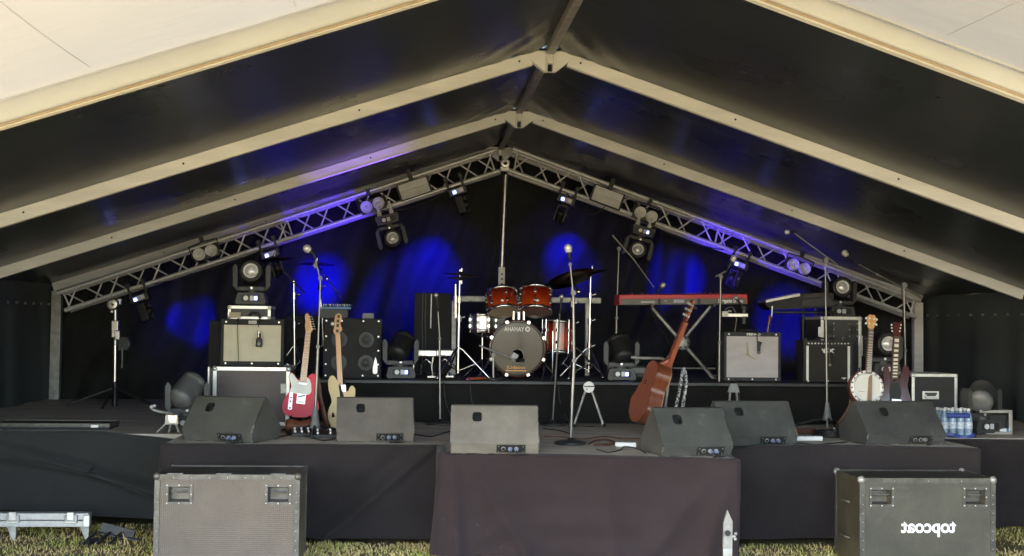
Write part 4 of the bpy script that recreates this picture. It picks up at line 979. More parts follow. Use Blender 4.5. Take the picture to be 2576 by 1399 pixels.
def moving_head(loc, label, up=1, roll=0., rz=0., aim=(0, -1, 0), k=1., group="moving head lights", clamps=False, lens=True, disp=True, pan=0., skin=None):
    """base at loc, yoke standing up (up=1) or hanging (up=-1); aim is the head direction in local axes"""
    t = thing("moving_head_light", label, "stage light", loc, rz, group, ry=roll)
    S = lambda *a: V([q * k for q in a])
    u = up
    pr = [(-.13, 0), (.13, 0), (.135, .03), (.115, .105), (-.115, .105), (-.135, .03)]
    mb = MB().prism([(a * k, c * k * u) for a, c in pr], -.11 * k, .11 * k); ba = mb.build("base", m_dark, t, bevel=.008 * k)
    ft = MB()
    if u > 0:
        for x in (-.09, .09): ft.cyl(S(x, -.07, -.012), S(x, -.07, .002), .02 * k); ft.cyl(S(x, .07, -.012), S(x, .07, .002), .02 * k)
        ft.build("foot", m_rubber, t)
    pn = MB().b2(S(-.085, -.1145, .028 * u if u > 0 else -.085), S(.085, -.1105, .085 if u > 0 else -.028)).build("control_panel", m_black, ba)
    z = .056 * u
    MB().cyl(S(-.04, -.115, z), S(-.04, -.124, z), .022 * k, n=16).build("knob", m_white, pn)
    d = MB().b2(S(-.005, -.1185, z - .022), S(.032, -.1146, z + .022)).build("screen", m_dispw, pn)
    if disp: MB().b2(S(.038, -.1185, z - .016), S(.060, -.1146, z + .016)).build("screen", m_disp, pn)
    yk = MB(); zt = .36; cz = .29
    yk.x = Matrix.Rotation(pan, 4, 'Z')
    yk.b2(S(-.125, -.045, .12 * u if u > 0 else -.165), S(.125, .045, .165 if u > 0 else -.12))
    for s in (-1, 1):
        pts = [(s * .125, .12), (s * .168, .17), (s * .172, .34), (s * .150, .37), (s * .128, .34), (s * .128, .165)]
        yk.prism([(a * k, c * k * u) for a, c in pts], -.05 * k, .05 * k)
    yk.cyl(S(0, 0, .10 * u), S(0, 0, .13 * u), .07 * k)
    yo = yk.build("yoke", m_dark, t, bevel=.008 * k)
    bd = MB(); bd.x = Matrix.Rotation(pan, 4, 'Z')
    bd.cyl(S(.0, -.046, .15 * u), S(0, -.050, .15 * u), .012 * k, n=12); bd.build("badge", m_silver, yo)
    c = S(0, 0, cz * u); a = V(aim).normalized()
    hd = MB(); hd.lathe([(x * k, y * k) for x, y in [(.0, -.135), (.07, -.13), (.098, -.105), (.106, -.07), (.100, -.066), (.110, -.045), (.104, -.040), (.112, -.018), (.107, -.012), (.112, .012), (.107, .018), (.110, .045), (.104, .05), (.106, .072), (.100, .085), (.104, .09), (.104, .125), (.085, .128), (.066, .122)]], c, a, 28)
    ho = hd.build("head", skin or m_black, t)
    if lens:
        l = MB().lathe([(.068 * k, .124 * k), (.060 * k, .119 * k), (.052 * k, .10 * k), (.0, .092 * k)], c, a, 28); lo = l.build("lens_rim", m_lens, ho)
        g = MB().lathe([(.056 * k, .110 * k), (.04 * k, .124 * k), (.02 * k, .131 * k), (.0, .133 * k)], c, a, 24); g.build("lens", m_bulb_d, lo)
    vt = MB(); R = rot_to(a)
    for i in range(10):
        q = c + R @ V((.1085 * k * math.cos(i * .16 + 3.6), .1085 * k * math.sin(i * .16 + 3.6), -.02 * k)); vt.box(q, (.008 * k, .008 * k, .05 * k), R @ Matrix.Rotation(i * .16 + 3.6, 4, 'Z'))
    vt.build("vent", m_hole, ho)
    if clamps:
        cm = MB()
        for x in (-.075, .065): cm.box(S(x, 0, .09), S(.035, .03, .13)); cm.box(S(x, 0, .02), S(.05, .05, .05))
        cm.build("clamp", m_alum, t, bevel=.003)
    return t, c
m_bulb_d = M("dark_clear_lens", (.75, .74, .72), .12, .2, .5, 14, coat=.8)
p = Py(972, 542, 14.25)
moving_head(p, "moving head light hanging from the left truss, lens facing out", -1, -ANG_L * .75, 0, (.05, -1, .12), .98, clamps=True, disp=False)
p = Py(1618, 572, 14.25)
moving_head(p, "moving head light hanging from the right truss behind a microphone boom", -1, -ANG_R * .75, 0, (-.1, -1, .12), .98, clamps=True)
moving_head((Py(628, 771, 11.45).x, 11.6, TOPA + HA + .02), "moving head light standing on the small grey case above the cream amplifier", 1, 0, 0, (.0, -1, .12), .98)
p = Pz(1006, 953, RI)
moving_head((p.x, 11.95, RI + .012), "moving head light on the riser between bass cabinet and drums, turned away", 1, 0, .1, (.45, .62, .75), .98, lens=True)
p = Pz(1552, 955, RI)
moving_head((p.x, 11.95, RI + .012), "moving head light on the riser between floor tom and keyboard, turned away", 1, 0, -.1, (-.25, .55, .8), .98, lens=True)
pW = Py(2107, 720, 13.4)
# shelf under the light at the back right
tr = thing("flight_case", "black case under the back right moving head light", "flight case", (pW.x, 13.4, RI)); hz = Py(2107, 800, 13.4).z - RI
MB().b2((-.32, -.2, 0), (.30, .3, hz)).build("body", m_tolex, tr, bevel=.008); MB().b2((-.325, -.205, hz - .03), (.305, -.2, hz)).build("edge_trim", m_blackm, tr)
moving_head((pW.x, 13.35, RI + hz + .012), "moving head light at the back right above the dark keyboard, lens facing out", 1, 0, 0, (-.04, -1, .1), 1.05, disp=False)
p = Py(2222, 950, 11.8)
moving_head((p.x, 11.8, ST + .47), "moving head light between banjo and dark red guitar, lens facing out", 1, 0, 0, (.03, -1, .02), 1.02, disp=False)
p = Pz(452, 1090, ST)
moving_head((p.x, 10.75, ST + .012), "grey moving head light lying behind the leftmost wedge", 1, 0, .3, (.55, .5, .6), 1.05, lens=False, disp=False, skin=m_dgrey)
p = Pz(2486, 1094, ST)
tM, _c = moving_head((p.x, 10.85, ST + .012), "grey moving head light beside the water bottles on the right wing", 1, 0, .25, (.6, .65, .35), 1.05, lens=False, disp=False, skin=m_dgrey)

def small_head(px, py, label, ang, yaw):
    c = Py(px, py, TY0)
    t = thing("small_moving_head", label, "stage light", c, 0, "small moving head lights hung under the trusses", ry=-ang)
    cm = MB()
    for x in (-.10, .075): cm.box((x, .0, .09), (.03, .05, .16)); cm.box((x, 0, .17), (.045, .07, .05))
    cm.build("clamp", m_blackm, t, bevel=.004)
    ba = MB().b2((-.115, -.09, -.045), (.095, .09, .045)).build("base", m_blackm, t, bevel=.008)
    pn = MB().b2((-.075, -.0945, -.025), (.055, -.0905, .028)).build("control_panel", m_dispw, ba)
    MB().cyl((.030, -.095, .005), (.030, -.102, .005), .020, n=14).build("knob", m_white, pn)
    MB().b2((-.065, -.0985, -.018), (-.035, -.0948, .010)).build("screen", m_disp, pn)
    R = Matrix.Rotation(yaw, 4, 'Z')
    am = MB(); am.x = R
    am.box((0, 0, -.065), (.10, .06, .03)); am.box((.055, -.0, -.155), (.022, .085, .19))
    am.box((-.055, -.0, -.155), (.022, .085, .19))
    ar = am.build("yoke", m_dark, t, bevel=.006)
    hd = MB(); hd.x = R; hd.lathe([(.0, -.085), (.035, -.08), (.045, -.05), (.045, .06), (.040, .085), (.030, .082), (.0, .075)], (0, .0, -.19), (0, .8, -.6), 18); hd.build("head", m_black, t)
    e = MB(); e.x = R; e.cyl((.0665, .0, -.15), (.070, 0, -.15), .016, n=14); e.build("badge", m_silver, ar)
    return t
small_head(356, 750, "small moving head light near the left end of the left truss", ANG_L, 1.2)
small_head(684, 640, "small moving head light under the middle of the left truss above a cymbal", ANG_L, .3)
small_head(1153, 482, "small moving head light under the left truss nearest the apex", ANG_L, 1.1)
small_head(1424, 506, "small moving head light under the right truss nearest the apex", ANG_R, -.35)
small_head(1858, 668, "small moving head light under the right truss above the vocal microphone", ANG_R, -1.0)

# blue beams from those lamps on to the back curtain, trusses and roof
def beam(px, py, tx, ty, watts, deg, blend=1., Yt=15.05, Ys=14.36, col=(.0, .0, 1.)):
    spot(Py(px, py, Ys), Py(tx, ty, Yt), watts * .85, deg, blend, col)
    spot(Py(px, py, Ys), Py(tx, ty, Yt), watts * .022, 120, 1., (.03, .02, 1.))
beam(372, 790, 478, 806, BLUE * .75, 42)
beam(694, 672, 800, 716, BLUE * .50, 54)
beam(1160, 545, 1075, 690, BLUE * .34, 56)
beam(1412, 550, 1424, 650, BLUE * .55, 46)
beam(1842, 700, 1722, 700, BLUE * .75, 50)
spot(Py(2230, 870, 13.3), Py(1995, 815, 15.0), BLUE * .5, 30, 1.)
vio = (.06, .01, 1.)
spot(V((Py(1005, 880, 11.97).x, 11.95, RI + .45)), Py(790, 560, TY0), BLUE * .3, 34, .8, vio)
spot(V((Py(1552, 880, 13.3).x, 13.3, RI + .3)), Py(1900, 610, TY0), BLUE * .22, 40, .8, vio)
spot(V((Py(1005, 880, 11.97).x - .05, 11.9, RI + .45)), Py(900, 430, 12.25), BLUE * .15, 42, .9, (.22, .08, 1.))

# ------------------------------------------------------------------ drums
def drum(loc, d, r, h, label, name, cat, shell=m_shell, top=m_skin, bot=m_skin, lugs=6, hoop=m_chrome, group=None, legs=None, t=None):
    if t is None: t = thing(name, label, cat, loc, group=group)
    R = rot_to(d)
    def mbx():
        b_ = MB(); b_.x = R; return b_
    mbx().lathe([(r, 0), (r, h)], n=40).build("shell", shell, t).data
    mbx().lathe([(r * .99, h + .004), (.0, h + .004)], n=40).build("batter_head", top, t)
    mbx().lathe([(r * .99, -.004), (.0, -.004)], n=40).build("resonant_head", bot, t)
    for z in (0, h): mbx().lathe([(r + .002, z - .014), (r + .012, z - .014), (r + .010, z + .014), (r + .002, z + .014), (r + .002, z - .014)], n=40).build("hoop", hoop, t)
    for i in range(lugs):
        a = 2 * PI * (i + .5) / lugs; x, y = (r + .012) * math.cos(a), (r + .012) * math.sin(a)
        b_ = mbx(); b_.box((x, y, h * .30), (.022, .022, .03)); b_.box((x, y, h * .70), (.022, .022, .03))
        b_.cyl((x * 1.012, y * 1.012, -.016), (x * 1.012, y * 1.012, h + .016), .0045, n=6); b_.build("lug", m_chrome, t, bevel=.004)
    return t
KY = 12.02
kc = Py(1302, 877, KY); KR = 71.5 * sc(kc)
bd = thing("bass_drum", "big bass drum with a glossy grey front head and white mirrored lettering", "drum", (kc.x, KY, kc.z), group="drum kit")
MB().lathe([(KR - .012, .02), (KR - .012, .42)], d=(0, 1, 0), n=56).build("shell", M("dark_red_kick_shell", (.10, .012, .008), .2, 0, .3, 5, coat=.5), bd)
MB().lathe([(KR - .012, .0), (KR + .006, .0), (KR + .006, .035), (KR - .012, .035), (KR - .012, .0)], d=(0, 1, 0), n=56).build("hoop", M("dark_wood_hoop", (.055, .018, .014), .25, 0, .2, 8, coat=.5), bd)
MB().lathe([(KR - .014, .008), (KR - .020, .001), (KR - .024, .006)], d=(0, 1, 0), n=56).build("rim_band", m_black, bd)
# front head with the round sound hole cut in it
hx, hz, hr = (1301 - 1302) * sc(kc), (877 - 896) * sc(kc), 16 * sc(kc)
n = 56; ring = [(hx + hr * math.cos(2 * PI * i / n), hz + hr * math.sin(2 * PI * i / n)) for i in range(n)]
mid = [(hx * .5 + KR * .55 * math.cos(2 * PI * i / n), hz * .5 + KR * .55 * math.sin(2 * PI * i / n)) for i in range(n)]
out = [((KR - .013) * math.cos(2 * PI * i / n), (KR - .013) * math.sin(2 * PI * i / n)) for i in range(n)]
vs = [(a, .010, c) for a, c in out] + [(a, .009, c) for a, c in mid] + [(a, .009, c) for a, c in ring]
fs = [(j * n + i, j * n + (i + 1) % n, (j + 1) * n + (i + 1) % n, (j + 1) * n + i) for j in range(2) for i in range(n)]
MB().add(vs, fs, True).build("front_head", m_kick, bd)
MB().lathe([(hr, .009), (hr + .004, .006), (hr + .008, .009)], (hx, 0, hz), (0, 1, 0), 32).build("port_rim", m_grey, bd)
MB().disc((0, .40, 0), (0, 1, 0), KR - .02, 40).build("batter_head", m_hole, bd)
MB().box((hx - .03, .06, hz - .02), (.07, .03, .10), Matrix.Rotation(.5, 4, 'Y')).build("damping_pillow", m_skin, bd, bevel=.012)
lm = MB(); text_mb(lm, "AHAMAY", .040, (-9 * sc(kc), .0045, 43.5 * sc(kc)), (1, 0, 0), (0, 0, 1), False, .022, sx=.80)
lm.build("lettering", m_letter, bd)
em = MB(); ex, ez = 25 * sc(kc), 49 * sc(kc)
em.lathe([(.024, .0045), (.014, .0045)], (ex, 0, ez), (0, 1, 0), 24)
for i in range(6): a = i * PI / 3 + PI / 6; em.prism([(ex + .015 * math.cos(a - .16), ez + .015 * math.sin(a - .16)), (ex + .015 * math.cos(a + .16), ez + .015 * math.sin(a + .16)), (ex + .003 * math.cos(a), ez + .003 * math.sin(a))], .0042, .0052)
em.build("emblem", m_letter, bd)
lm = MB(); text_mb(lm, "JUdaoot", .030, (-3 * sc(kc), .0045, -51 * sc(kc)), (1, 0, 0), (0, 0, 1), False, .012, sx=1.25); lm.b2((-.115, .0045, -57 * sc(kc)), (.085, .0052, -54.5 * sc(kc)))
lm.build("sticker_lettering", m_orange, bd)
for i in range(8):
    a = PI / 8 + i * PI / 4; q = V((math.cos(a), 0, math.sin(a)))
    b_ = MB(); R = Matrix.Rotation(-a + PI / 2, 4, 'Y'); b_.box(q * (KR - .002) + V((0, -.008, 0)), (.034, .02, .030), R); b_.cyl(q * (KR + .012) + V((0, .0, 0)), q * (KR + .012) + V((0, .42, 0)), .005, n=6); b_.build("tension_claw", m_chrome, bd, bevel=.004)
for s in (-1, 1): MB().tube([(s * (KR - .03), .12, -.10), (s * (KR + .10), .02, -KR - .005 + .0)], .009).build("spur", m_chrome, bd)
zr = RI - kc.z
# tom posts on the kick
tp = MB()
for dx, px in ((-.045, 1292), (.045, 1318)):
    q0 = Py(px, 815, KY + .15); q1 = Py(px, 742, KY + .15); tp.cyl(q0, q1, .015); tp.ball(q1, .022, 10); tp.cyl(Py(px, 775, KY + .15), Py(px, 756, KY + .15), .023)
tp.cyl(Py(1305, 815, KY + .15), Py(1305, 770, KY + .15), .017); tp.ball(Py(1305, 776, KY + .15), .024, 10)
tp.tube([Py(1292, 748, KY + .15), Py(1284, 752, KY + .17)], .012); tp.tube([Py(1318, 748, KY + .15), Py(1328, 752, KY + .17)], .012)
tp.build("tom_post", m_chrome, bd, world=True)
def tilt(ax, ay): return V((ax, ay, 1)).normalized()
p = Py(1266, 783, KY + .12); drum(p, tilt(-.10, .42), 37 * sc(p), .20, "smaller rack tom with red amber lacquer, left above the bass drum", "rack_tom", "drum", bot=m_amber, group="drum kit")
p = Py(1347, 783, KY + .12); drum(p, tilt(.05, .36), 40 * sc(p), .215, "larger rack tom with red amber lacquer, right above the bass drum", "rack_tom", "drum", bot=M("plum_drum_skin", (.22, .13, .12), .4), group="drum kit")
for b_ in ("rack_tom", "rack_tom.001"):
    o = bpy.data.objects[b_]; r = 37 * sc(p)
    MB().ball((-.02 if b_ == "rack_tom" else .005, -.142 if b_ == "rack_tom" else -.148, .10), .017, 12, sy=.25, sz=.8).build("badge", m_alu, o)
p = Py(1403, 885, KY + .25)
ft = drum(p, tilt(.02, .03), 37 * sc(p), 76 * sc(p), "deep red floor tom standing right of the bass drum", "floor_tom", "drum", group="drum kit", lugs=8)
for a in (.3, 2.4, 4.3):
    x, y = .165 * math.cos(a), .165 * math.sin(a); MB().tube([(x, y, .20), (x, y, RI - p.z + .05), (x * 1.15, y * 1.15, RI - p.z)], .008).build("leg", m_chrome, ft)
p = Py(1214, 833, KY + .35)
sn = drum(p, tilt(0, .03), 32 * sc(p), .155, "steel snare drum left of the bass drum", "snare_drum", "drum", shell=m_alu, group="drum kit", lugs=8)
lg = MB().cyl((0, 0, -.02), (0, 0, RI - p.z + .1), .012)
for a in (.5, 2.6, 4.7): lg.tube([(0, 0, -.06), (.12 * math.cos(a), .12 * math.sin(a), -.01)], .007); lg.tube([(0, 0, RI - p.z + .18), (.2 * math.cos(a), .2 * math.sin(a), RI - p.z)], .008)
lg.build("stand", m_chrome, sn)
def cymbal(loc, d, r, label, name="cymbal", parent=None):
    R = rot_to(d); mb = MB(); mb.x = (Matrix.Identity(4) if parent else Matrix.Identity(4)) @ R
    prof = [(.0, .030), (.022, .028), (.038, .016), (.05, .010), (r * .6, .004), (r, -.006), (r, -.0075), (r * .6, .0025), (.05, .0085), (.0, .028)]
    if parent is None:
        t = thing("cymbal", label, "cymbal", loc, group="cymbals")
        mb.lathe(prof, n=40).build("plate", m_cymbal, t)
        w_ = MB(); w_.x = R; w_.cyl((0, 0, .028), (0, 0, .05), .014); w_.cyl((0, 0, .05), (0, 0, .062), .009); w_.build("felt_and_nut", m_chrome, t)
        return t
def tripod(parent, base, z1, rad, n=3, a0=.5, r=.010, mat=m_chrome, world=True, brace=True):
    for i in range(n):
        a = a0 + 2 * PI * i / n; e = V((base.x + rad * math.cos(a), base.y + rad * math.sin(a), base.z + .012))
        mb = MB().tube([V((base.x, base.y, z1)), V((base.x, base.y, z1)).lerp(e, .15) + V((0, 0, .015)), e], r, 8)
        if brace: mb.cyl(V((base.x, base.y, base.z + .07)), V((base.x, base.y, z1)).lerp(e, .55), r * .8, n=8)
        mb.ball(e, r * 1.6, 8); mb.build("leg", mat, parent, world=True)
def pole(parent, a, b_, r, mat=m_chrome, name="pole", collar=True):
    mb = MB().cyl(a, b_, r, r, 12)
    o = mb.build(name, mat, parent, world=True)
    return o
def cstand(px, pyb, pyt, Y, zb_, label, joints=(), mat=m_chrome, rad=.28, r=.012, lean=0, boom=None, a0=.5, legs=True):
    b0 = Py(px, pyb, Y); b0.z = zb_; top = Py(px + lean, pyt, Y)
    t = thing("cymbal_stand", label, "cymbal stand", b0, group="cymbal stands")
    mid = b0.lerp(top, .55)
    pole(t, b0 + V((0, 0, .05)), mid, r * 1.15, mat, "lower_pole"); pole(t, mid, top, r * .75, mat, "upper_pole")
    for f in [.55] + list(joints):
        q = b0.lerp(top, f); c = MB().cyl(q - V((0, 0, .03)), q + V((0, 0, .03)), r * 1.9); c.tube([q, q + V((.045, -.01, .01))], .007); c.ball(q + V((.05, -.01, .015)), .012, 8); c.build("clamp", mat, t, world=True)
    if boom:
        a, c = Py(*boom[0], Y - .05), Py(*boom[1], Y + .1); MB().cyl(a, c, .008).build("boom", mat, t, world=True); MB().ball(a.lerp(c, boom[2]), .026, 12).build("boom_tilter", mat, t, world=True)
    if legs: tripod(t, b0, b0.z + .30, rad, a0=a0, mat=mat)
    return t
# hi hat
p = Py(1155, 690, KY + .1)
hh = cstand(1152, 938, 678, KY + .1, RI, "chrome hi hat stand left of the bass drum", (.72,), lean=5, rad=.30, a0=-.2)
MB().cyl(Py(1146, 800, KY + .12), Py(1146, 715, KY + .12), .013).cyl(Py(1146, 742, KY + .12), Py(1146, 800, KY + .12), .018).build("pull_rod_tube", m_chrome, hh, world=True)
cymbal(Py(1160, 691, KY + .1), (.10, -.02, 1), 46 * sc(p), "upper hi hat cymbal on the chrome stand left of the drums")
cymbal(Py(1160, 693, KY + .1) - V((0, 0, .02)), (.10, .03, -1), 45 * sc(p), "lower hi hat cymbal face to face under the upper one")
# crash stands
p = Py(1434, 700, KY + .35)
cymbal(p, (-.30, .34, 1), 62 * sc(p), "large dark cymbal tilted toward the drummer behind the centre microphone")
cstand(1446, 936, 702, KY + .35, RI, "chrome cymbal stand right of the floor tom under the large dark cymbal", (.75,), lean=-8, rad=.3, boom=((1458, 738), (1434, 700), .1), a0=.2)
p = Py(1492, 684, KY + .6)
cymbal(p, (-.17, .08, 1), 40 * sc(p), "dark cymbal seen edge on at the far right of the drums")
cstand(1481, 934, 692, KY + .6, RI, "tall chrome cymbal stand at the far right of the drums", (.3, .8), lean=5, rad=.28, a0=.9)
p = Py(692, 652, 12.45); cymbal(p, (-.12, .05, 1), 44 * sc(p), "thin dark cymbal under the left truss on an angled boom")
cs = cstand(741, 935, 712, 12.3, RI, "chrome boom cymbal stand behind the red guitar", (.86,), lean=-2, rad=.2, boom=((767, 738), (693, 660), .38), a0=1.2)
p = Py(797, 664, 13.4); cymbal(p, (.02, .03, 1), 46 * sc(p), "thin dark cymbal behind the microphone left of the bass cabinet")
cs = cstand(816, 930, 700, 13.3, RI, "chrome cymbal stand behind the blue edged mixer, its boom lit blue", (.9,), lean=-12, rad=.2, boom=((858, 752), (798, 668), .6), a0=1.2)
# rail behind the drums
ra = thing("drum_rail", "drum rack of dull metal bars across the back of the kit", "rack", Py(1310, 946, 13.2), group=None)
Y = 13.0
MB().b2((Py(1140, 755, Y).x, Y - .02, Py(1140, 759, Y).z), (Py(1512, 755, Y).x, Y + .02, Py(1512, 749, Y).z + .0)).build("rail", m_alum, ra, world=True, bevel=.008)
for px in (1478, 1142): x = Py(px, 800, Y).x; MB().b2((x - .025, Y - .02, RI), (x + .025, Y + .02, Py(px, 757, Y).z)).build("post", m_alum, ra, world=True, bevel=.006)
# pedals, sticks and small hardware on the riser
def pedal(px, py, Y, label, sx=1):
    b0 = Py(px, py, Y); b0.z = RI
    t = thing("drum_pedal", label, "drum pedal", b0, group="chrome drum hardware on the riser")
    MB().b2((-.10, -.06, .20), (.10, .06, .27)).build("footboard", m_alu, t, bevel=.012)
    MB().tube([(-.12, 0, 0), (-.125, 0, .12), (-.10, 0, .26)], .016).build("post", m_chrome, t); MB().tube([(-.05, -.04, .02), (-.045, -.05, .14), (0, -.06, .18), (.045, -.05, .14), (.06, -.04, .02)], .008).build("hoop_clamp", m_chrome, t)
    MB().box((-.03, -.065, .23), (.06, .01, .035)).build("latch", m_chrome, t, bevel=.003); MB().box((.05, -.02, .01), (.08, .1, .02)).build("floor_plate", m_chrome, t, bevel=.003)
pedal(1072, 940, 12.25, "chrome drum pedal lying right of the moving head light")
pedal(1118, 940, 12.4, "chrome drum pedal half hidden behind the round based microphone stand")
b0 = Pz(1088, 948, RI); t = thing("tambourine", "brass coloured small hand drum lying at the riser edge", "percussion", b0 + V((0, .15, 0))); MB().lathe([(.0, .03), (.045, .03), (.05, .02), (.055, 0)], n=20).build("body", M("brass", (.45, .34, .16), .35, .8), t); MB().lathe([(.052, .03), (.058, .032), (.058, .018), (.052, .018)], n=20).build("hoop", m_alu, t)
for i, (a, c, mt, nm) in enumerate((((1172, 953), (1197, 946), M("pink_stick", (.55, .12, .26), .5), "pink"), ((1184, 954), (1216, 951), M("orange_stick", (.62, .14, .06), .5), "orange"), ((1178, 955), (1204, 951), M("red_stick", (.5, .05, .06), .5), "red"))):
    q0, q1 = Pz(*a, RI), Pz(*c, RI); q0.y = 11.76 + .04 * i; q1.y = 11.95 + .03 * i; q0.z = q1.z = RI + .012
    t = thing("drum_stick", nm + " beater stick lying on the riser edge left of the bass drum", "drum stick", q0, group="coloured sticks on the riser edge")
    MB().tube([q0, q0.lerp(q1, .7), q1], [.011, .011, .006]).build("shaft", mt, t, world=True); MB().ball(q1, .012, 8).build("tip", mt, t, world=True)

# ------------------------------------------------------------------ microphones and their stands
def mic(head, tail, label, k=1., light=True, grp="microphones"):
    """head = centre of the ball grille, tail = cable end"""
    h, t_ = V(head), V(tail); u = (h - t_).normalized()
    t = thing("microphone", label, "microphone", t_, group=grp)
    MB().lathe([(0, 0), (.010 * k, .002), (.0115 * k, (h - t_).length * .35), (.016 * k, (h - t_).length * .78), (.019 * k, (h - t_).length * .86)], t_, u, 16).build("body", m_black, t, world=True)
    g = MB(); g.ball(h, .0275 * k, 16); g.cyl(h - u * .030 * k, h - u * .004, .020 * k, .0275 * k, 16, False); g.build("grille", m_micg if light else m_grey, t, world=True)
    MB().cyl(h - u * .006, h + u * .002, .0285 * k, n=18).build("grille_band", m_silver, t, world=True)
    return t
m_micg = M("mic_mesh_grille", (.80, .79, .75), .42, .3, .12, 300, .4, 900)
def stand(base, pts, label, kind, rad=.125, r=.0085, mat=None, joints=()):
    """pts: list of (point, point, radius) tubes above the base"""
    mat = mat or m_stand
    t = thing("microphone_stand", label, "mic stand", base, group="microphone stands")
    base = V(base)
    if kind == 'round':
        MB().lathe([(0, .0), (rad, .0), (rad, .014), (rad * .92, .022), (.03, .028), (.018, .05), (0, .05)], base, n=40).build("base", m_standb, t, world=True)
    elif kind == 'tripod':
        mb = MB().lathe([(.014, .0), (.045, .0), (.040, .02), (.018, .16), (.012, .17)], base + V((0, 0, .06)), n=20); mb.build("hub", m_grey, t, world=True)
        for i in range(3):
            a = .5 + 2 * PI * i / 3; e = base + V((.27 * math.cos(a), .27 * math.sin(a), .012))
            MB().tube([base + V((0, 0, .085)), base.lerp(e, .5) + V((0, 0, .05)), e], .011).ball(e, .016, 8).build("leg", m_blackm, t, world=True)
    for i, (a, b_, rr) in enumerate(pts):
        MB().cyl(a, b_, rr, n=12).build("pole" if i < 2 else "boom", mat, t, world=True)
    for q, rr in joints:
        mb = MB().cyl(V(q) - V((0, .02, .0)), V(q) + V((0, .02, 0)), rr, n=14); mb.cyl(V(q) - V((0, 0, rr * 1.3)), V(q) + V((0, 0, rr * 1.1)), rr * .62, n=12); mb.build("clutch", m_grey, t, world=True)
    return t
m_stand = M("grey_steel_tube", (.27, .265, .25), .35, .8, .15, 20)
m_standb = M("cast_iron_base", (.030, .030, .029), .32, 0, .4, 12, .15, 60)
# 1 left vocal stand
b0 = Pz(792, 1096, ST); Y = b0.y; q = lambda px, py, y=None: Py(px, py, Y if y is None else y)
stand(b0, [(b0 + V((0, 0, .15)), q(800, 870), .0125), (q(800, 870), q(806, 705), .0085), (q(806, 705), q(794, 655), .007)], "tripod microphone stand in front of the red electric guitar", 'tripod', joints=[(q(806, 700), .018), (q(793, 668), .016), (q(800, 872), .016)])
mic(q(772, 625), q(791, 641), "microphone with pale ball grille on the tripod stand by the red guitar", 1.15)
MB().tube([q(794, 655), q(793, 648), q(788, 640)], .010).build("mic_clip", m_black, [o for o in bpy.data.objects if o.name == "microphone_stand"][0], world=True)
# 2 round base left of the middle wedge
b0 = Py(1107, 1069, 11.52); b0.z = ST; Y = b0.y
stand(b0, [(b0, q(1106, 850), .0105), (q(1106, 850), q(1100, 752), .007), (q(1100, 752), q(1094, 742), .006)], "round based microphone stand left of the middle wedge", 'round', joints=[(q(1106, 852), .015)])
mic(q(1097, 742), q(1102, 785), "small dark microphone on the round based stand by the hi hat", .8, False)
# 3 round base right of the middle wedge
b0 = Py(1390, 1069, 11.50); b0.z = ST; Y = b0.y
stand(b0, [(b0, q(1402, 880), .0115), (q(1402, 880), q(1408, 790), .008), (q(1408, 790), q(1411, 765), .006)], "round based microphone stand leaning slightly before the floor tom", 'round', mat=M("dark_steel_tube", (.09, .088, .085), .4, .7, .15, 20), joints=[(q(1402, 882), .015)])
mic(q(1413, 746), q(1409, 790), "slim dark microphone on the round based stand before the floor tom", .75, False)
# 4 centre vocal
b0 = Pz(1435, 1117, ST); Y = b0.y
stand(b0, [(b0, q(1444, 905), .0125), (q(1444, 905), q(1442, 735), .011), (q(1442, 740), q(1434, 662), .007)], "tall round based microphone stand at the middle of the stage", 'round', joints=[(q(1442, 737), .020), (q(1434, 665), .013), (q(1444, 907), .017)])
mic(q(1429, 624), q(1434, 656), "microphone with pale ball grille pointing up at the centre of the stage", 1.15)
# 5 keyboard vocal boom
b0 = Pz(1550, 905, RI); b0 = Py(1549, 935, 12.9); b0.z = RI; Y = 12.9
stand(b0, [(b0, q(1551, 800), .011), (q(1551, 800), q(1557, 628), .008), (q(1541, 592), q(1600, 660), .008), (q(1598, 658), q(1645, 723), .0055)], "boom microphone stand reaching over the red keyboard", 'tripod', joints=[(q(1557, 626), .020), (q(1551, 800), .016)])
mic(q(1668, 717), q(1648, 735), "dark microphone on the boom over the red keyboard", 1., True)
# 6 right vocal with side arm
b0 = Pz(1809, 1062, ST); Y = b0.y
s6 = stand(b0, [(b0, q(1810, 860), .0125), (q(1810, 860), q(1813, 700), .010), (q(1800, 696), q(1828, 681), .009)], "microphone stand with a clamped side arm behind the right thrust wedge", 'tripod', joints=[(q(1813, 696), .020), (q(1810, 862), .017)])
mic(q(1846, 650), q(1826, 684), "microphone with pale ball grille above the side arm stand", 1.15)
MB().b2(q(1817, 797) + V((0, -.02, 0)), q(1881, 789) + V((0, .02, 0))).build("side_arm", m_alu, s6, world=True, bevel=.004)
mb = MB(); mb.box(q(1823, 790), (.06, .05, .055)); mb.cyl(q(1832, 783), q(1840, 783), .012); mb.build("arm_clamp", m_alum, s6, world=True, bevel=.005)
mb = MB(); mb.cyl(q(1872, 815), q(1872, 780), .020); mb.ball(q(1872, 774), .034, 12, sz=.8); mb.cyl(q(1872, 800), q(1872, 796), .030); mb.build("arm_knob", m_dark, s6, world=True)
mic(q(1851, 748), q(1868, 772), "second microphone clipped low on the side arm", .85, False)
t = thing("cable", "grey cable looping from the side arm down past the silver grille", "cable", q(1820, 790), group=None)
MB().tube([q(1819, 792), q(1828, 775), q(1842, 771), q(1850, 785), q(1853, 805), q(1846, 850), q(1842, 900), q(1846, 950), q(1848, 1000)], .0062, 8).build("lead", M("grey_cable", (.10, .10, .10), .5), t, world=True)
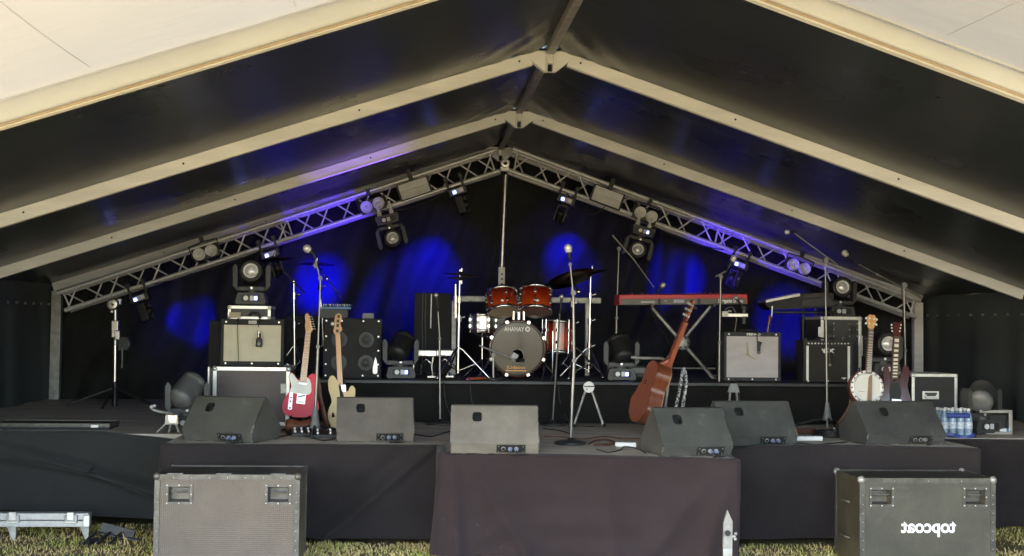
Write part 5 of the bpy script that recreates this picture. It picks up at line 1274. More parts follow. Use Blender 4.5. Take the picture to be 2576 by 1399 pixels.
# 7, 8 right booms
b0 = Py(2081, 1055, 11.45); b0.z = ST; Y = 11.45
stand(b0, [(b0, q(2078, 800), .010), (q(2078, 800), q(2076, 658), .0075), (q(1999, 588), q(2106, 666), .008)], "boom microphone stand rising in front of the back right moving head", 'tripod', joints=[(q(2077, 655), .022)])
mic(q(1979, 584), q(2003, 582), "small pale microphone at the end of the boom over the dark keyboard", .8)
b0 = Pz(2277, 1062, ST); Y = b0.y
stand(b0, [(b0, q(2277, 880), .0125), (q(2277, 880), q(2274, 715), .010), (q(2160, 665), q(2208, 692), .006), (q(2205, 690), q(2275, 727), .008), (q(2272, 724), q(2320, 749), .013)], "boom microphone stand before the dark red guitar at the right", 'tripod', joints=[(q(2274, 718), .026), (q(2277, 882), .016), (q(2206, 691), .012)])
mic(q(2125, 637), q(2146, 659), "microphone with pale ball grille on the boom by the right truss end", 1.15)
MB().tube([q(2144, 658), q(2152, 668), q(2172, 672), q(2190, 684), q(2215, 697), q(2240, 712), q(2268, 722), q(2272, 800), q(2280, 900), q(2278, 1040)], .004, 6).build("lead", m_cable, [o for o in bpy.data.objects if o.name == "microphone_stand.006"][0], world=True)
# kick microphone on a low boom
b0 = Py(1208, 946, 11.85); b0.z = RI; Y = 11.85
s9 = stand(b0, [(q(1241, 950), q(1241, 905), .012), (q(1241, 905), q(1241, 893), .009), (q(1205, 869), q(1296, 905), .008)], "low boom microphone stand reaching into the bass drum", 'none', joints=[(q(1241, 893), .018)])
MB().lathe([(0, 0), (.08, 0), (.08, .014), (.02, .022), (0, .022)], V((q(1241, 950).x, Y, RI)), n=28).build("base", m_standb, s9, world=True)
mic(q(1318, 907, 12.0), q(1296, 904), "dark microphone at the sound hole of the bass drum", .85, False)

# ------------------------------------------------------------------ red keyboard and its stand
Y = 12.55; a, c = Py(1560, 752, Y), Py(1881, 750, Y); q = lambda px, py, y=None: Py(px, py, Y if y is None else y)
Lk = (c - a).length; ang = math.atan2(c.z - a.z, c.x - a.x); mid = Py(1720, 766, Y); kz = sc(mid)
t = thing("keyboard", "long red stage keyboard seen from behind on a crossed stand", "keyboard", mid, 0, ry=-ang)
h = 25 * kz
MB().b2((-Lk / 2, .0, h * .02), (Lk / 2, .34, h * .62)).build("chassis", m_grey2, t, bevel=.003) if False else None
m_kbk = M("grey_brown_back_panel", (.16, .15, .13), .5, 0, .1, 8)
MB().b2((-Lk / 2 + .012, .004, 0), (Lk / 2 - .012, .33, h * .60)).build("back_panel", m_kbk, t, bevel=.002)
rd = MB(); rd.prismx([(-.004, h * .58), (-.004, h * .98), (.02, h * 1.05), (.34, h * 1.05), (.34, h * .58)], -Lk / 2, Lk / 2); rd.b2((-Lk / 2 - .004, -.004, 0), (-Lk / 2 + .012, .34, h * .58)); rd.b2((Lk / 2 - .012, -.004, 0), (Lk / 2 + .004, .34, h * .58)); rd.build("red_shell", m_nred, t, bevel=.003)
MB().b2((-Lk / 2 + .06, .05, h * 1.05), (Lk / 2 - .06, .33, h * 1.05 + .004)).build("keys_and_controls", m_black, t)
pb = bpy.data.objects["back_panel"]
lm = MB(); text_mb(lm, "nord stage 2", .036, (Lk / 2 - .170, .0018, h * .17), (1, 0, 0), (0, 0, 1), True, .04, sx=.98); lm.build("lettering", m_letter, pb)
jk = MB()
for i in range(7): jk.lathe([(.011, 0), (.011, .006), (.006, .006)], (-Lk / 2 + .225 + i * .020, .004, h * .27), (0, -1, 0), 12)
jk.build("socket", m_silver, pb)
lb = MB(); lb.b2((-.10, .0020, h * .18), (.005, .0035, h * .50)); lb.b2((-.20, .0020, h * .30), (-.17, .0035, h * .42)); lb.b2((.10, .002, h * .22), (.12, .0035, h * .40)); lb.build("label_plate", M("pale_blue_label", (.42, .45, .58), .5, 0, .5, 60), pb)
for x in (-Lk * .19, Lk * .12): MB().b2((x - .014, -.002, .004), (x + .014, .004, h * .57)).build("divider", m_black, pb)
for x in (-.45, -.25, -.02, .2, .42):
    MB().cyl((x, -.0045, h * .68), (x, -.008, h * .68), .004, n=8).build("screw", m_blackm, bpy.data.objects["red_shell"])
kb = MB()
for x in (-.50, -.40, .10, .14, .19, .24, .3, .36): kb.cyl((x, .12, h * 1.05), (x, .12, h * 1.05 + .016), .008, n=8)
kb.build("knob", m_red, t)
xs = thing("keyboard_stand", "crossed tube stand with a round hub under the red keyboard", "keyboard stand", Py(1720, 958, Y))
hub = q(1720, 862)
for i, (p0, p1, dy) in enumerate((((1640, 770), (1806, 960), 0), ((1797, 768), (1640, 958), .045))):
    MB().cyl(q(*p0) + V((0, .08 + dy, 0)), q(*p1) + V((0, .08 + dy, 0)), .017).build("cross_tube", m_alum, xs, world=True)
    MB().cyl(q(*p0) + V((0, -.02, 0)), q(*p0) + V((0, .32, 0)), .018).build("top_arm", m_blackm, xs, world=True)
    ft = q(*p1); MB().cyl(V((ft.x, Y - .12, RI + .02)), V((ft.x, Y + .30, RI + .02)), .018).ball(V((ft.x, Y - .12, RI + .02)), .022, 10).build("foot_tube", m_grey, xs, world=True)
mb = MB(); mb.lathe([(0, 0), (.075, 0), (.075, .015), (.05, .025), (0, .025)], hub + V((0, .06, 0)), (.0, -1, 0), 28); hb = mb.build("hub", m_alum, xs, world=True)
mb = MB()
for i in range(6): a = i * PI / 3; mb.cyl(hub + V((.05 * math.cos(a), .035, .05 * math.sin(a))), hub + V((.05 * math.cos(a), .030, .05 * math.sin(a))), .008, n=8)
mb.build("bolt_hole", m_hole, hb, world=True)
MB().cyl(V((q(1672, 930).x, Y + .1, RI + .10)), V((q(1806, 930).x, Y + .1, RI + .10)), .008).build("spreader", m_grey, xs, world=True)
cb = thing("cable", "blue black cable drooping from the left of the red keyboard", "cable", q(1640, 770)); MB().tube([q(1636, 764, Y - .03), q(1642, 790, Y - .02), q(1655, 818, Y), q(1672, 842, Y + .02), q(1690, 880, Y + .05), q(1694, 952, Y + .05)], .0045, 6).build("lead", m_cable, cb, world=True)

# dark second keyboard at the back right on its legs
Y = 12.9; q = lambda px, py, y=None: Py(px, py, Y if y is None else y)
t = thing("keyboard", "dark keyboard seen from its end on a black stand below the back right moving head", "keyboard", q(2020, 775))
pts = [(1926, 766), (1926, 760), (2012, 739), (2098, 737), (2098, 772), (2020, 776), (1940, 780)]
MB().prism([(q(*p_).x, q(*p_).z) for p_ in pts][::-1], Y + .01, Y + .30).build("body", m_black, t, world=True, bevel=.006)
MB().prism([(q(*p_).x, q(*p_).z) for p_ in [(1927, 761), (1927, 755), (2012, 738), (2012, 745)]][::-1], Y - .005, Y + .30).build("bright_edge", m_silver, t, world=True, bevel=.002)
MB().prism([(q(*p_).x, q(*p_).z) for p_ in [(2016, 770), (2018, 741), (2075, 736), (2100, 768)]][::-1], Y - .012, Y + .31).build("end_cheek", m_dark, t, world=True, bevel=.006)
MB().prism([(q(*p_).x, q(*p_).z) for p_ in [(2020, 752), (2068, 747), (2068, 749), (2020, 754)]][::-1], Y - .016, Y - .0105).build("groove", m_hole, t, world=True)
st2 = thing("keyboard_stand", "black tubular stand under the dark keyboard", "keyboard stand", q(2020, 950))
for px in (2028, 2060, 2102): MB().cyl(V((q(px, 850).x, Y + .1, RI)), V((q(px, 780).x, Y + .1, q(px, 776).z)), .013).build("leg", m_blackm, st2, world=True)
MB().tube([q(1944, 776), q(1944, 786), q(2100, 786), q(2102, 790)], .014).build("cross_bar", m_blackm, st2, world=True)
MB().cyl(q(1943, 770, Y - .1), q(1941, 800, Y - .1), .009).build("tilt_rod", m_silver, st2, world=True)
MB().cyl(q(2029, 872, Y + .09), q(2029, 850, Y + .09), .0135).build("leg_sleeve", m_silver, st2, world=True)

# small brown fiddle hung behind the silver grilled amplifier
Y = 12.4
t = thing("fiddle", "brown fiddle hanging behind the silver grilled amplifier, its scroll and neck above", "fiddle", q(1933, 900))
MB().tube([q(1927, 880), q(1931, 835), q(1934, 815)], [.016, .014, .012]).build("neck", m_mahogd, t, world=True)
mb = MB().ball(q(1937, 799), .022, 12, sy=.8); mb.tube([q(1934, 815), q(1936, 805), q(1939, 797)], [.014, .016, .012]); mb.build("scroll", m_mahog, t, world=True)
mb = MB(); mb.x = Matrix.Translation(q(1926, 905)); mb.prism([(.10 * math.cos(i * PI / 12) * (1 - .25 * abs(math.sin(2 * i * PI / 12 + .3))), .16 * math.sin(i * PI / 12)) for i in range(24)], -.02, .02); mb.build("body", m_mahog, t, bevel=.01) if False else MB().prism([(q(1926, 900).x + .10 * math.cos(i * PI / 12) * (1 - .2 * abs(math.cos(i * PI / 12) * math.sin(2 * i * PI / 12))), q(1926, 900).z - .10 + .17 * math.sin(i * PI / 12)) for i in range(24)], Y - .02, Y + .02).build("body", m_mahog, t, world=True, bevel=.008)
pg = MB()
for dx, py in ((-5, 812), (6, 806), (-4, 820), (7, 815)): pg.cyl(q(1934 + dx * .3, py), q(1934 + dx * 1.4, py), .006, n=8)
pg.build("peg", m_black, t, world=True)

# ------------------------------------------------------------------ guitars (outlines in metres from traced points, real thickness)
def gthing(name, label, base, lean=.16, rz=0., group=None, cat="guitar"):
    return thing(name, label, cat, base, rz, group, rx=-lean)
def tr(pts, x0, z0, k): return [((a - x0) / k, (z0 - c) / k) for a, c in pts]
K = 1093.
# red electric guitar, front to the audience
b0 = Pz(757, 1086, ST); b0.y = 10.75; zb_ = Py(757, 1050, 10.75).z
g1 = gthing("electric_guitar", "red electric guitar with white pickguard standing left of the tripod microphone stand", (Py(757, 1050, 10.75).x, 10.75, zb_), .14, group="guitars on stands")
kk = K * 10.6 / dep(g1.location) * 1.0
T = lambda pts: tr(pts, 300, 1245, kk)
body = [(200, 836), (184, 850), (178, 880), (192, 925), (200, 965), (192, 1005), (162, 1048), (138, 1095), (129, 1145), (136, 1192), (162, 1224), (220, 1240), (300, 1246), (395, 1239), (438, 1216), (457, 1162), (454, 1110), (430, 1052), (416, 1002), (424, 950), (434, 905), (432, 866), (416, 846), (388, 845), (360, 866), (345, 885), (285, 905), (255, 893), (230, 862), (214, 842)]
MB().prism(T(body)[::-1], 0, .045).build("body", m_red, g1, bevel=.006)
pgp = [(200, 842), (188, 856), (184, 885), (200, 930), (206, 968), (190, 1015), (196, 1020), (245, 1028), (255, 1033), (350, 1040), (378, 1030), (388, 1005), (385, 940), (370, 900), (345, 880), (340, 925), (285, 920), (256, 902), (232, 868), (215, 846)]
MB().prism(T(pgp)[::-1], -.0035, -.0005).build("pickguard", m_pguard, g1)
MB().prism(T([(193, 1020), (222, 1020), (216, 1172), (198, 1178), (180, 1170)])[::-1], -.0055, -.0005).build("control_plate", m_silver, g1, bevel=.002)
bp_ = MB().prism(T([(262, 1027), (340, 1034), (332, 1126), (254, 1118)])[::-1], -.006, -.0005).build("bridge_plate", m_silver, g1, bevel=.002)
MB().prism(T([(268, 1056), (332, 1040), (334, 1052), (270, 1066)])[::-1], -.011, -.0062).build("pickup", m_black, bp_, bevel=.002)
MB().prism(T([(264, 1098), (330, 1104), (328, 1114), (262, 1108)])[::-1], -.013, -.0062).build("saddle", m_alum, bp_, bevel=.002)
MB().prism(T([(276, 932), (346, 936), (346, 945), (276, 941)])[::-1], -.009, -.0036).build("neck_pickup", m_chrome, g1, bevel=.002)
kn = MB()
for px, py in ((206, 1068), (202, 1100), (199, 1160)): x, z = T([(px, py)])[0]; kn.cyl((x, -.0055, z), (x, -.018, z), .008, .007, n=12)
kn.build("knob", m_blackm, g1)
nk = MB().prism(T([(285, 924), (340, 926), (368, 460), (322, 455)])[::-1], -.012, .022).build("neck", m_maple, g1, bevel=.004)
dt = MB(); fr = MB()
for i in range(21):
    f = 1 - 2 ** (-i / 12.); f = f / (1 - 2 ** (-21 / 12.)); cx, cz = 345 + (312 - 345) * f, 458 + (918 - 458) * f; hw = 23 + 4 * f
    a, c = T([(cx - hw, cz), (cx + hw, cz)]); fr.b2((a[0], -.0135, a[1] - .001), (c[0], -.0125, c[1] + .001))
    if i in (3, 5, 7, 9, 12, 15, 17, 19): x, z = T([(cx, cz - 10)])[0]; dt.cyl((x, -.0128, z), (x, -.0120, z), .0032, n=8)
fr.build("fret", m_silver, nk); dt.build("dot", m_hole, nk)
MB().prism(T([(322, 458), (312, 400), (318, 370), (310, 330), (312, 300), (325, 287), (340, 290), (352, 310), (362, 350), (372, 400), (384, 430), (380, 455), (368, 462)])[::-1], -.004, .014).build("headstock", m_maple, g1, bevel=.003)
pg = MB()
for i in range(6):
    px, py = 345 + i * 6, 318 + i * 23; x, z = T([(px, py)])[0]; x2, z2 = T([(px + 24, py - 2)])[0]
    pg.cyl((x, -.004, z), (x, -.014, z), .0045, n=8); pg.cyl((x, .006, z), (x2, .006, z2), .003, n=6); pg.ball((x2 + .004, .006, z2), .007, 8)
pg.build("tuner", m_chrome, g1)
sg = MB()
for i in range(6): a, c = T([(327 + i * 7, 456), (262 + i * 12, 1100)]); sg.cyl((a[0], -.0155, a[1]), (c[0], -.0155, c[1]), .0006, n=4)
sg.build("string", m_alu, g1)
# brown strap hanging behind the red guitar and its stand
sp = thing("guitar_strap", "brown leather strap hanging down beside the red guitar", "strap", Py(806, 1080, 10.9))
q = lambda px, py, y=10.9: Py(px, py, y)
pts = [q(793, 935), q(800, 970), q(803, 1000), q(811, 1030), q(818, 1058), q(821, 1078)]
mb = MB(); vs = []
for p_ in pts: vs += [p_ + V((-.025, .01, 0)), p_ + V((.025, -.01, 0))]
mb.add(vs, [(2 * i, 2 * i + 1, 2 * i + 3, 2 * i + 2) for i in range(len(pts) - 1)], True); mb.build("band", m_leather, sp, world=True, solid=.004)
def gstand(base, hz, label, w=.13, mat=None):
    t = thing("guitar_stand", label, "guitar stand", base, group="guitar stands"); mat = mat or m_blackm
    b_ = V(base)
    MB().cyl(b_ + V((0, .12, .10)), b_ + V((0, .20, hz + .30)), .011).build("post", mat, t, world=True)
    for s in (-1, 1):
        MB().tube([b_ + V((0, .12, .14)), b_ + V((s * w * .8, .02, .03)), b_ + V((s * w * 1.1, -.06, .011))], .010).build("leg", mat, t, world=True)
        MB().tube([b_ + V((0, .13, hz)), b_ + V((s * .07, .06, hz - .01)), b_ + V((s * .075, -.05, hz - .01)), b_ + V((s * .075, -.06, hz + .02))], .009).build("arm", m_rubber, t, world=True)
    MB().tube([b_ + V((0, .12, .14)), b_ + V((0, .30, .011))], .010).build("leg", mat, t, world=True)
gstand((g1.location.x, 10.75, ST), zb_ - ST - .005, "black stand under the red electric guitar")
c = Pz(760, 1082, ST)
t = thing("leather_bag", "small reddish brown leather pouch on the stage below the red guitar", "bag", (c.x, 10.55, ST)); mb = MB().grid(lambda u, v: (-.11 + .22 * u, -.03 * math.sin(PI * v) , .005 + .10 * v + .008 * math.sin(9 * u)), 12, 8); mb.grid(lambda u, v: (-.11 + .22 * u, .03 * math.sin(PI * v) + .002, .005 + .10 * v + .008 * math.sin(9 * u)), 12, 8); mb.build("pouch", M("red_brown_leather", (.22, .065, .030), .55, 0, .3, 14, .2, 90), t, solid=.006)

# pale bass guitar, back to the audience
zb_ = Py(862, 1092, 10.9).z
g2 = gthing("bass_guitar", "cream bass guitar with its back to the audience behind the second wedge", (Py(860, 1092, 10.95).x, 10.95, zb_), .14, group="guitars on stands")
kk = 1093 * 10.6 / dep(g2.location); T = lambda pts: tr(pts, 690, 1340, kk)
bb = [(585, 812), (568, 822), (556, 850), (553, 885), (562, 950), (583, 1010), (592, 1055), (570, 1105), (557, 1155), (560, 1210), (590, 1275), (650, 1325), (710, 1336), (765, 1310), (798, 1255), (808, 1190), (795, 1120), (778, 1065), (790, 1030), (802, 985), (801, 930), (785, 906), (765, 905), (748, 925), (740, 952), (722, 960), (716, 908), (690, 906), (665, 893), (640, 865), (622, 835), (604, 814)]
MB().prism(T(bb)[::-1], 0, .045).build("body", m_cream, g2, bevel=.012, bseg=3)
MB().prism(T([(672, 898), (712, 898), (714, 958), (680, 952)])[::-1], -.004, -.0004).build("neck_plate", m_chrome, g2, bevel=.001)
MB().prism(T([(610, 430), (652, 428), (690, 905), (640, 868)])[::-1], -.014, .014).build("neck", m_maple, g2, bevel=.010, bseg=3)
MB().prism(T([(600, 425), (588, 402), (600, 350), (597, 300), (603, 255), (630, 234), (658, 248), (665, 288), (650, 330), (672, 385), (642, 420), (655, 432)])[::-1], -.004, .012).build("headstock", m_maple, g2, bevel=.004)
pg = MB()
for px, py in ((636, 266), (630, 308), (628, 350), (626, 400)): x, z = T([(px, py)])[0]; pg.cyl((x, -.004, z), (x, -.016, z), .011, n=12); pg.box((x, -.008, z), (.022, .006, .026))
pg.build("tuner_back", m_blackm, g2)
x, z = T([(580, 332)])[0]; MB().ball((x, 0, z), .016, 12, sy=.5).build("tuner_key", m_white, g2)
MB().prism(T([(648, 890), (672, 905), (700, 1000), (694, 1050), (668, 1020)])[::-1], -.004, -.0006).build("strap_end", m_rubber, g2)
gstand((g2.location.x, 10.95, ST), max(.12, zb_ - ST - .005), "black stand under the cream bass guitar")

# acoustic guitar, back and side to the audience
def aco():
    base = Py(1590, 1060, 10.3)
    t = thing("acoustic_guitar", "reddish brown acoustic guitar leaning right, back and side to the audience", "guitar", base, 0, "guitars on stands")
    R = Matrix.Rotation(math.radians(19.5), 4, 'Y') @ Matrix.Rotation(math.radians(8), 4, 'X') @ Matrix.Rotation(math.radians(-80), 4, 'Z')
    t.matrix_world = Matrix.Translation(base) @ R @ Matrix.Scale(1.06, 4); ROOT[t] = t.matrix_world.copy()
    def half(z):   # half width of the body along its length 0 .50
        for (z0, w0), (z1, w1) in zip(cp, cp[1:]):
            if z0 <= z <= z1: u = (z - z0) / (z1 - z0); u = u * u * (3 - 2 * u); return w0 + (w1 - w0) * u
        return 0
    cp = [(0, .0), (.012, .07), (.05, .145), (.14, .198), (.24, .150), (.31, .112), (.40, .134), (.455, .120), (.492, .06), (.50, .0)]
    zs = [0, .004, .012, .025, .045, .07, .10, .14, .18, .21, .24, .27, .31, .34, .37, .40, .43, .455, .475, .492, .498, .50]
    prof = [(half(z), z) for z in zs] + [(-half(z), z) for z in zs[-2:0:-1]]
    n = len(prof); D = .115
    MB().prism(prof, -.003, .0035).build("back", m_mahog, t)
    s = MB(); s.add([(p_[0], .0035, p_[1]) for p_ in prof] + [(p_[0], D, p_[1]) for p_ in prof], [(i, n + i, n + (i + 1) % n, (i + 1) % n) for i in range(n)], True); s.build("side", m_mahogd, t)
    MB().prism(prof, D, D + .004).build("top", M("spruce_top", (.48, .28, .12), .35, 0, .15, 4), t)
    MB().tube([(p_[0] * 1.005, .001, p_[1]) for p_ in prof + prof[:1]], .0028, 6).build("binding", M("dark_binding", (.04, .015, .01), .4), t)
    nk = MB(); nk.prism([(-.030, .47), (.030, .47), (.024, .86), (-.024, .86)], D - .022, D + .012); nk.prismx([(D - .10, .475), (D - .02, .475), (D - .02, .56), (D - .045, .53), (D - .075, .505)], -.026, .026); nk.build("neck", m_mahog, t, bevel=.009, bseg=3)
    MB().prism([(-.024, .865), (.024, .865), (.036, .89), (.034, 1.04), (.0, 1.035), (-.034, 1.04), (-.036, .89)], D - .018, D - .001).build("headstock", m_mahog, t, bevel=.003)
    pg = MB()
    for z in (.91, .955, 1.0):
        for s_ in (-1, 1): pg.cyl((s_ * .024, D - .026, z), (s_ * .056, D - .018, z), .004, n=8); pg.ball((s_ * .062, D - .018, z), .011, 10, sy=.6); pg.box((s_ * .022, D - .022, z), (.016, .010, .018))
    pg.build("tuner", m_silver, t)
    MB().box((.0, D - .004, .96), (.05, .03, .05)).box((.01, D + .02, .99), (.02, .04, .02)).build("clip_tuner", m_black, t, bevel=.004)
    MB().cyl((-.02, -.004, .33), (-.02, -.0005, .33), .010, n=12).box((-.03, -.003, .31), (.04, .002, .008)).build("burn_mark", m_hole, t)
aco()
t = thing("guitar_strap", "black and white patterned strap hanging beside the acoustic guitar", "strap", Py(1706, 1000, 10.45))
q = lambda px, py, y=10.42: Py(px, py, y)
for pts, w_ in (([q(1717, 928), q(1712, 965), q(1704, 1005), q(1697, 1040)], .012), ([q(1722, 925), q(1727, 960), q(1720, 1005), q(1715, 1040)], .012)):
    mb = MB(); vs = []
    for p_ in pts: vs += [p_ + V((-w_, 0, 0)), p_ + V((w_, -.01, 0))]
    mb.add(vs, [(2 * i, 2 * i + 1, 2 * i + 3, 2 * i + 2) for i in range(len(pts) - 1)], True); mb.build("band", M("patterned_strap", (.03, .03, .03), .6, 0, .2, 60, col2=(.6, .58, .55), thr=(.46, .54)), t, world=True, solid=.003)
t = thing("guitar_stand", "grey bent tube stand with a hooked neck rest holding the acoustic guitar", "guitar stand", Py(1700, 1070, 10.62), group="guitar stands")
q = lambda px, py, y=10.66: Py(px, py, y)
MB().tube([q(1588, 899, 10.5), q(1620, 901, 10.52), q(1660, 901, 10.6), q(1668, 903), q(1677, 910), q(1683, 925), q(1684, 945), q(1678, 990), q(1672, 1040), q(1668, 1075)], .012).build("post", m_alum, t, world=True)
b_ = Pz(1668, 1080, ST)
for s in (-1, 1): MB().tube([V((q(1668, 1070).x, 10.66, ST + .10)), V((q(1668, 1070).x + s * .2, 10.45, ST + .012))], .011).build("leg", m_blackm, t, world=True)
MB().tube([V((q(1668, 1070).x, 10.66, ST + .10)), V((q(1668, 1070).x, 10.9, ST + .012))], .011).build("leg", m_blackm, t, world=True)

# banjo
base = Py(2181, 975, 10.35); k = sc(base)
t = thing("banjo", "five string banjo with a white head and brown strap standing behind the last wedge", "banjo", base, rx=-.12)
r = 43 * k
MB().lathe([(0, -.006), (r * .80, -.006)], d=(0, 1, 0), n=48).build("head", m_skin, t)
MB().lathe([(r * .80, -.004), (r * .80, -.014), (r * .86, -.014), (r * .86, .06), (r * .80, .06)], d=(0, 1, 0), n=48).build("rim", m_silver, t)
fl = MB(); fl.lathe([(r * .865, -.002), (r * .865, -.008), (r * .99, -.008), (r * .99, -.002)], d=(0, 1, 0), n=48); fl.build("flange", m_white, t)
MB().lathe([(r * .99, -.010), (r * 1.03, -.010), (r * 1.03, .07), (r * .99, .07), (r * .99, -.010)], d=(0, 1, 0), n=48).build("resonator", m_mahogd, t)
br = MB()
for i in range(20):
    a = 2 * PI * i / 20; br.box((r * .925 * math.cos(a), -.010, r * .925 * math.sin(a)), (.012, .006, .012), Matrix.Rotation(-a, 4, 'Y'))
br.build("bracket", m_blackm, t)
u = (Py(2200, 793, 10.35) - base); u.y = 0; u.normalize(); n_ = V((u.z, 0, -u.x)); Ln = 186 * k
def loc(s, c): p_ = u * s + n_ * c; return (p_.x, p_.z)
MB().prism([loc(r * .98, -.022), loc(r * .98, .022), loc(Ln * .80, .017), loc(Ln * .80, -.017)][::-1], -.022, .012).build("neck", m_roseb, t, bevel=.003) if False else None
m_roseb = M("grey_brown_fretboard", (.16, .115, .09), .4, 0, .2, 8)
nk = MB().prism([loc(r * .80, -.022), loc(r * .80, .022), loc(Ln * .80, .017), loc(Ln * .80, -.017)], -.024, .012).build("neck", m_roseb, t, bevel=.003)
fr = MB()
for i in range(1, 20):
    f = 1 - 2 ** (-i / 12.); f = f / (1 - 2 ** (-20 / 12.)); s = Ln * .80 + (r * .85 - Ln * .80) * f
    fr.prism([loc(s - .0012, -.019), loc(s + .0012, -.019), loc(s + .0012, .019), loc(s - .0012, .019)], -.0255, -.0242)
fr.build("fret", m_silver, nk)
hs = [loc(Ln * .80, -.016), loc(Ln * .835, -.030), loc(Ln * .86, -.026), loc(Ln * .90, -.040), loc(Ln * .935, -.030), loc(Ln * .965, -.036), loc(Ln, -.016), loc(Ln * .99, 0), loc(Ln, .016), loc(Ln * .965, .036), loc(Ln * .935, .030), loc(Ln * .90, .040), loc(Ln * .86, .026), loc(Ln * .835, .030), loc(Ln * .80, .016)]
MB().prism(hs, -.014, .002).build("headstock", m_maple, t, bevel=.003)
pg = MB()
for f in (.87, .94):
    for s in (-1, 1): a = loc(Ln * f, s * .044); pg.ball((a[0], -.006, a[1]), .011, 10); c = loc(Ln * f, s * .02); pg.cyl((c[0], -.014, c[1]), (c[0], -.026, c[1]), .006, n=8)
pg.build("tuner", m_white, t)
ar = MB().prism([loc(r * .74, .020), loc(r * .76, .030), loc(-r * .8, .040), loc(-r * .8, .004), loc(r * .6, .004)], -.022, -.0145); ar.build("arm_rest", M("golden_brown_wood", (.20, .10, .04), .3, 0, .3, 10, coat=.4), t, bevel=.002)
MB().prism([loc(-r * .28, -.075), loc(-r * .26, -.075), loc(-r * .26, -.02), loc(-r * .28, -.02)], -.014, -.0065).build("bridge", m_mahogd, t)
q = lambda px, py, y=10.3: Py(px, py, y)
s = thing("guitar_strap", "brown leather strap hanging from the banjo to the stage boards", "strap", q(2110, 1070))
for pts in ([q(2140, 1005), q(2138, 1022), q(2128, 1040), q(2112, 1062)], [q(2146, 1012), q(2140, 1036), q(2124, 1054), q(2114, 1066)]):
    mb = MB(); vs = []
    for p_ in pts: vs += [p_ + V((-.010, 0, .006)), p_ + V((.012, 0, -.008))]
    mb.add(vs, [(2 * i, 2 * i + 1, 2 * i + 3, 2 * i + 2) for i in range(len(pts) - 1)], True); mb.build("band", m_leather, s, world=True, solid=.004)
MB().tube([q(2104, 1061), q(2110, 1066), q(2118, 1070)], .008).build("buckle", m_leather, s, world=True)
gstand((base.x, 10.35, ST), max(.1, base.z - r - ST), "black stand under the banjo")

# dark red double horned guitar
Y = 10.85; base = Py(2252, 1045, Y); k = sc(base)
t = thing("electric_guitar", "dark red double horned guitar with white block inlays behind the banjo", "guitar", base, group="guitars on stands", rx=-.12)
P2 = lambda px, py: ((px - 2252) * k, (1045 - py) * k)
sgb = [(2236, 920), (2231, 924), (2228, 934), (2227, 952), (2228, 970), (2223, 988), (2215, 1006), (2213, 1026), (2222, 1043), (2252, 1050), (2284, 1044), (2296, 1028), (2297, 1008), (2290, 988), (2287, 970), (2292, 950), (2295, 932), (2291, 921), (2285, 918), (2279, 925), (2275, 940), (2268, 954), (2260, 958), (2248, 958), (2244, 946), (2242, 928)]
MB().prism([P2(*p_) for p_ in sgb][::-1], 0, .035).build("body", m_sg, t, bevel=.006)
MB().prism([P2(*p_) for p_ in [(2243, 962), (2266, 962), (2272, 990), (2262, 1010), (2240, 1008), (2240, 985)]][::-1], -.003, -.0005).build("pickguard", m_black, t)
nk = MB().prism([P2(*p_) for p_ in [(2244, 955), (2263, 956), (2272, 846), (2256, 844)]][::-1], -.014, .012).build("neck", m_rose, t, bevel=.003)
iy = MB()
for py, h in ((856, 8), (869, 8), (882, 6), (894, 6), (905, 6), (915, 5), (924, 5), (932, 4), (940, 4), (948, 3)):
    f = (956 - py) / 112.; cx = 2253.5 + (2264 - 2253.5) * f; hw = 6.2 - 1.0 * f
    iy.prism([P2(cx - hw, py + h / 2), P2(cx + hw, py + h / 2), P2(cx + hw, py - h / 2), P2(cx - hw, py - h / 2)], -.0155, -.0142)
iy.build("block_inlay", m_pguard, nk)
MB().prism([P2(*p_) for p_ in [(2256, 844), (2250, 832), (2256, 812), (2264, 808), (2270, 812), (2280, 806), (2278, 832), (2272, 846)]][::-1], -.006, .008).build("headstock", m_sg, t, bevel=.002)
pg = MB()
for i in range(3):
    for s_ in (-1, 1): a = P2(2265 + s_ * (12 - i * 1) + i * -1, 816 + i * 8); pg.ball((a[0], 0, a[1]), .010, 8)
pg.build("tuner", m_white, t)
MB().prism([P2(*p_) for p_ in [(2244, 1004), (2268, 1006), (2268, 1011), (2244, 1009)]][::-1], -.016, -.0032).build("bridge", m_chrome, t, bevel=.002)
gstand((base.x, Y, ST), max(.1, base.z - ST), "black stand under the dark red double horned guitar")

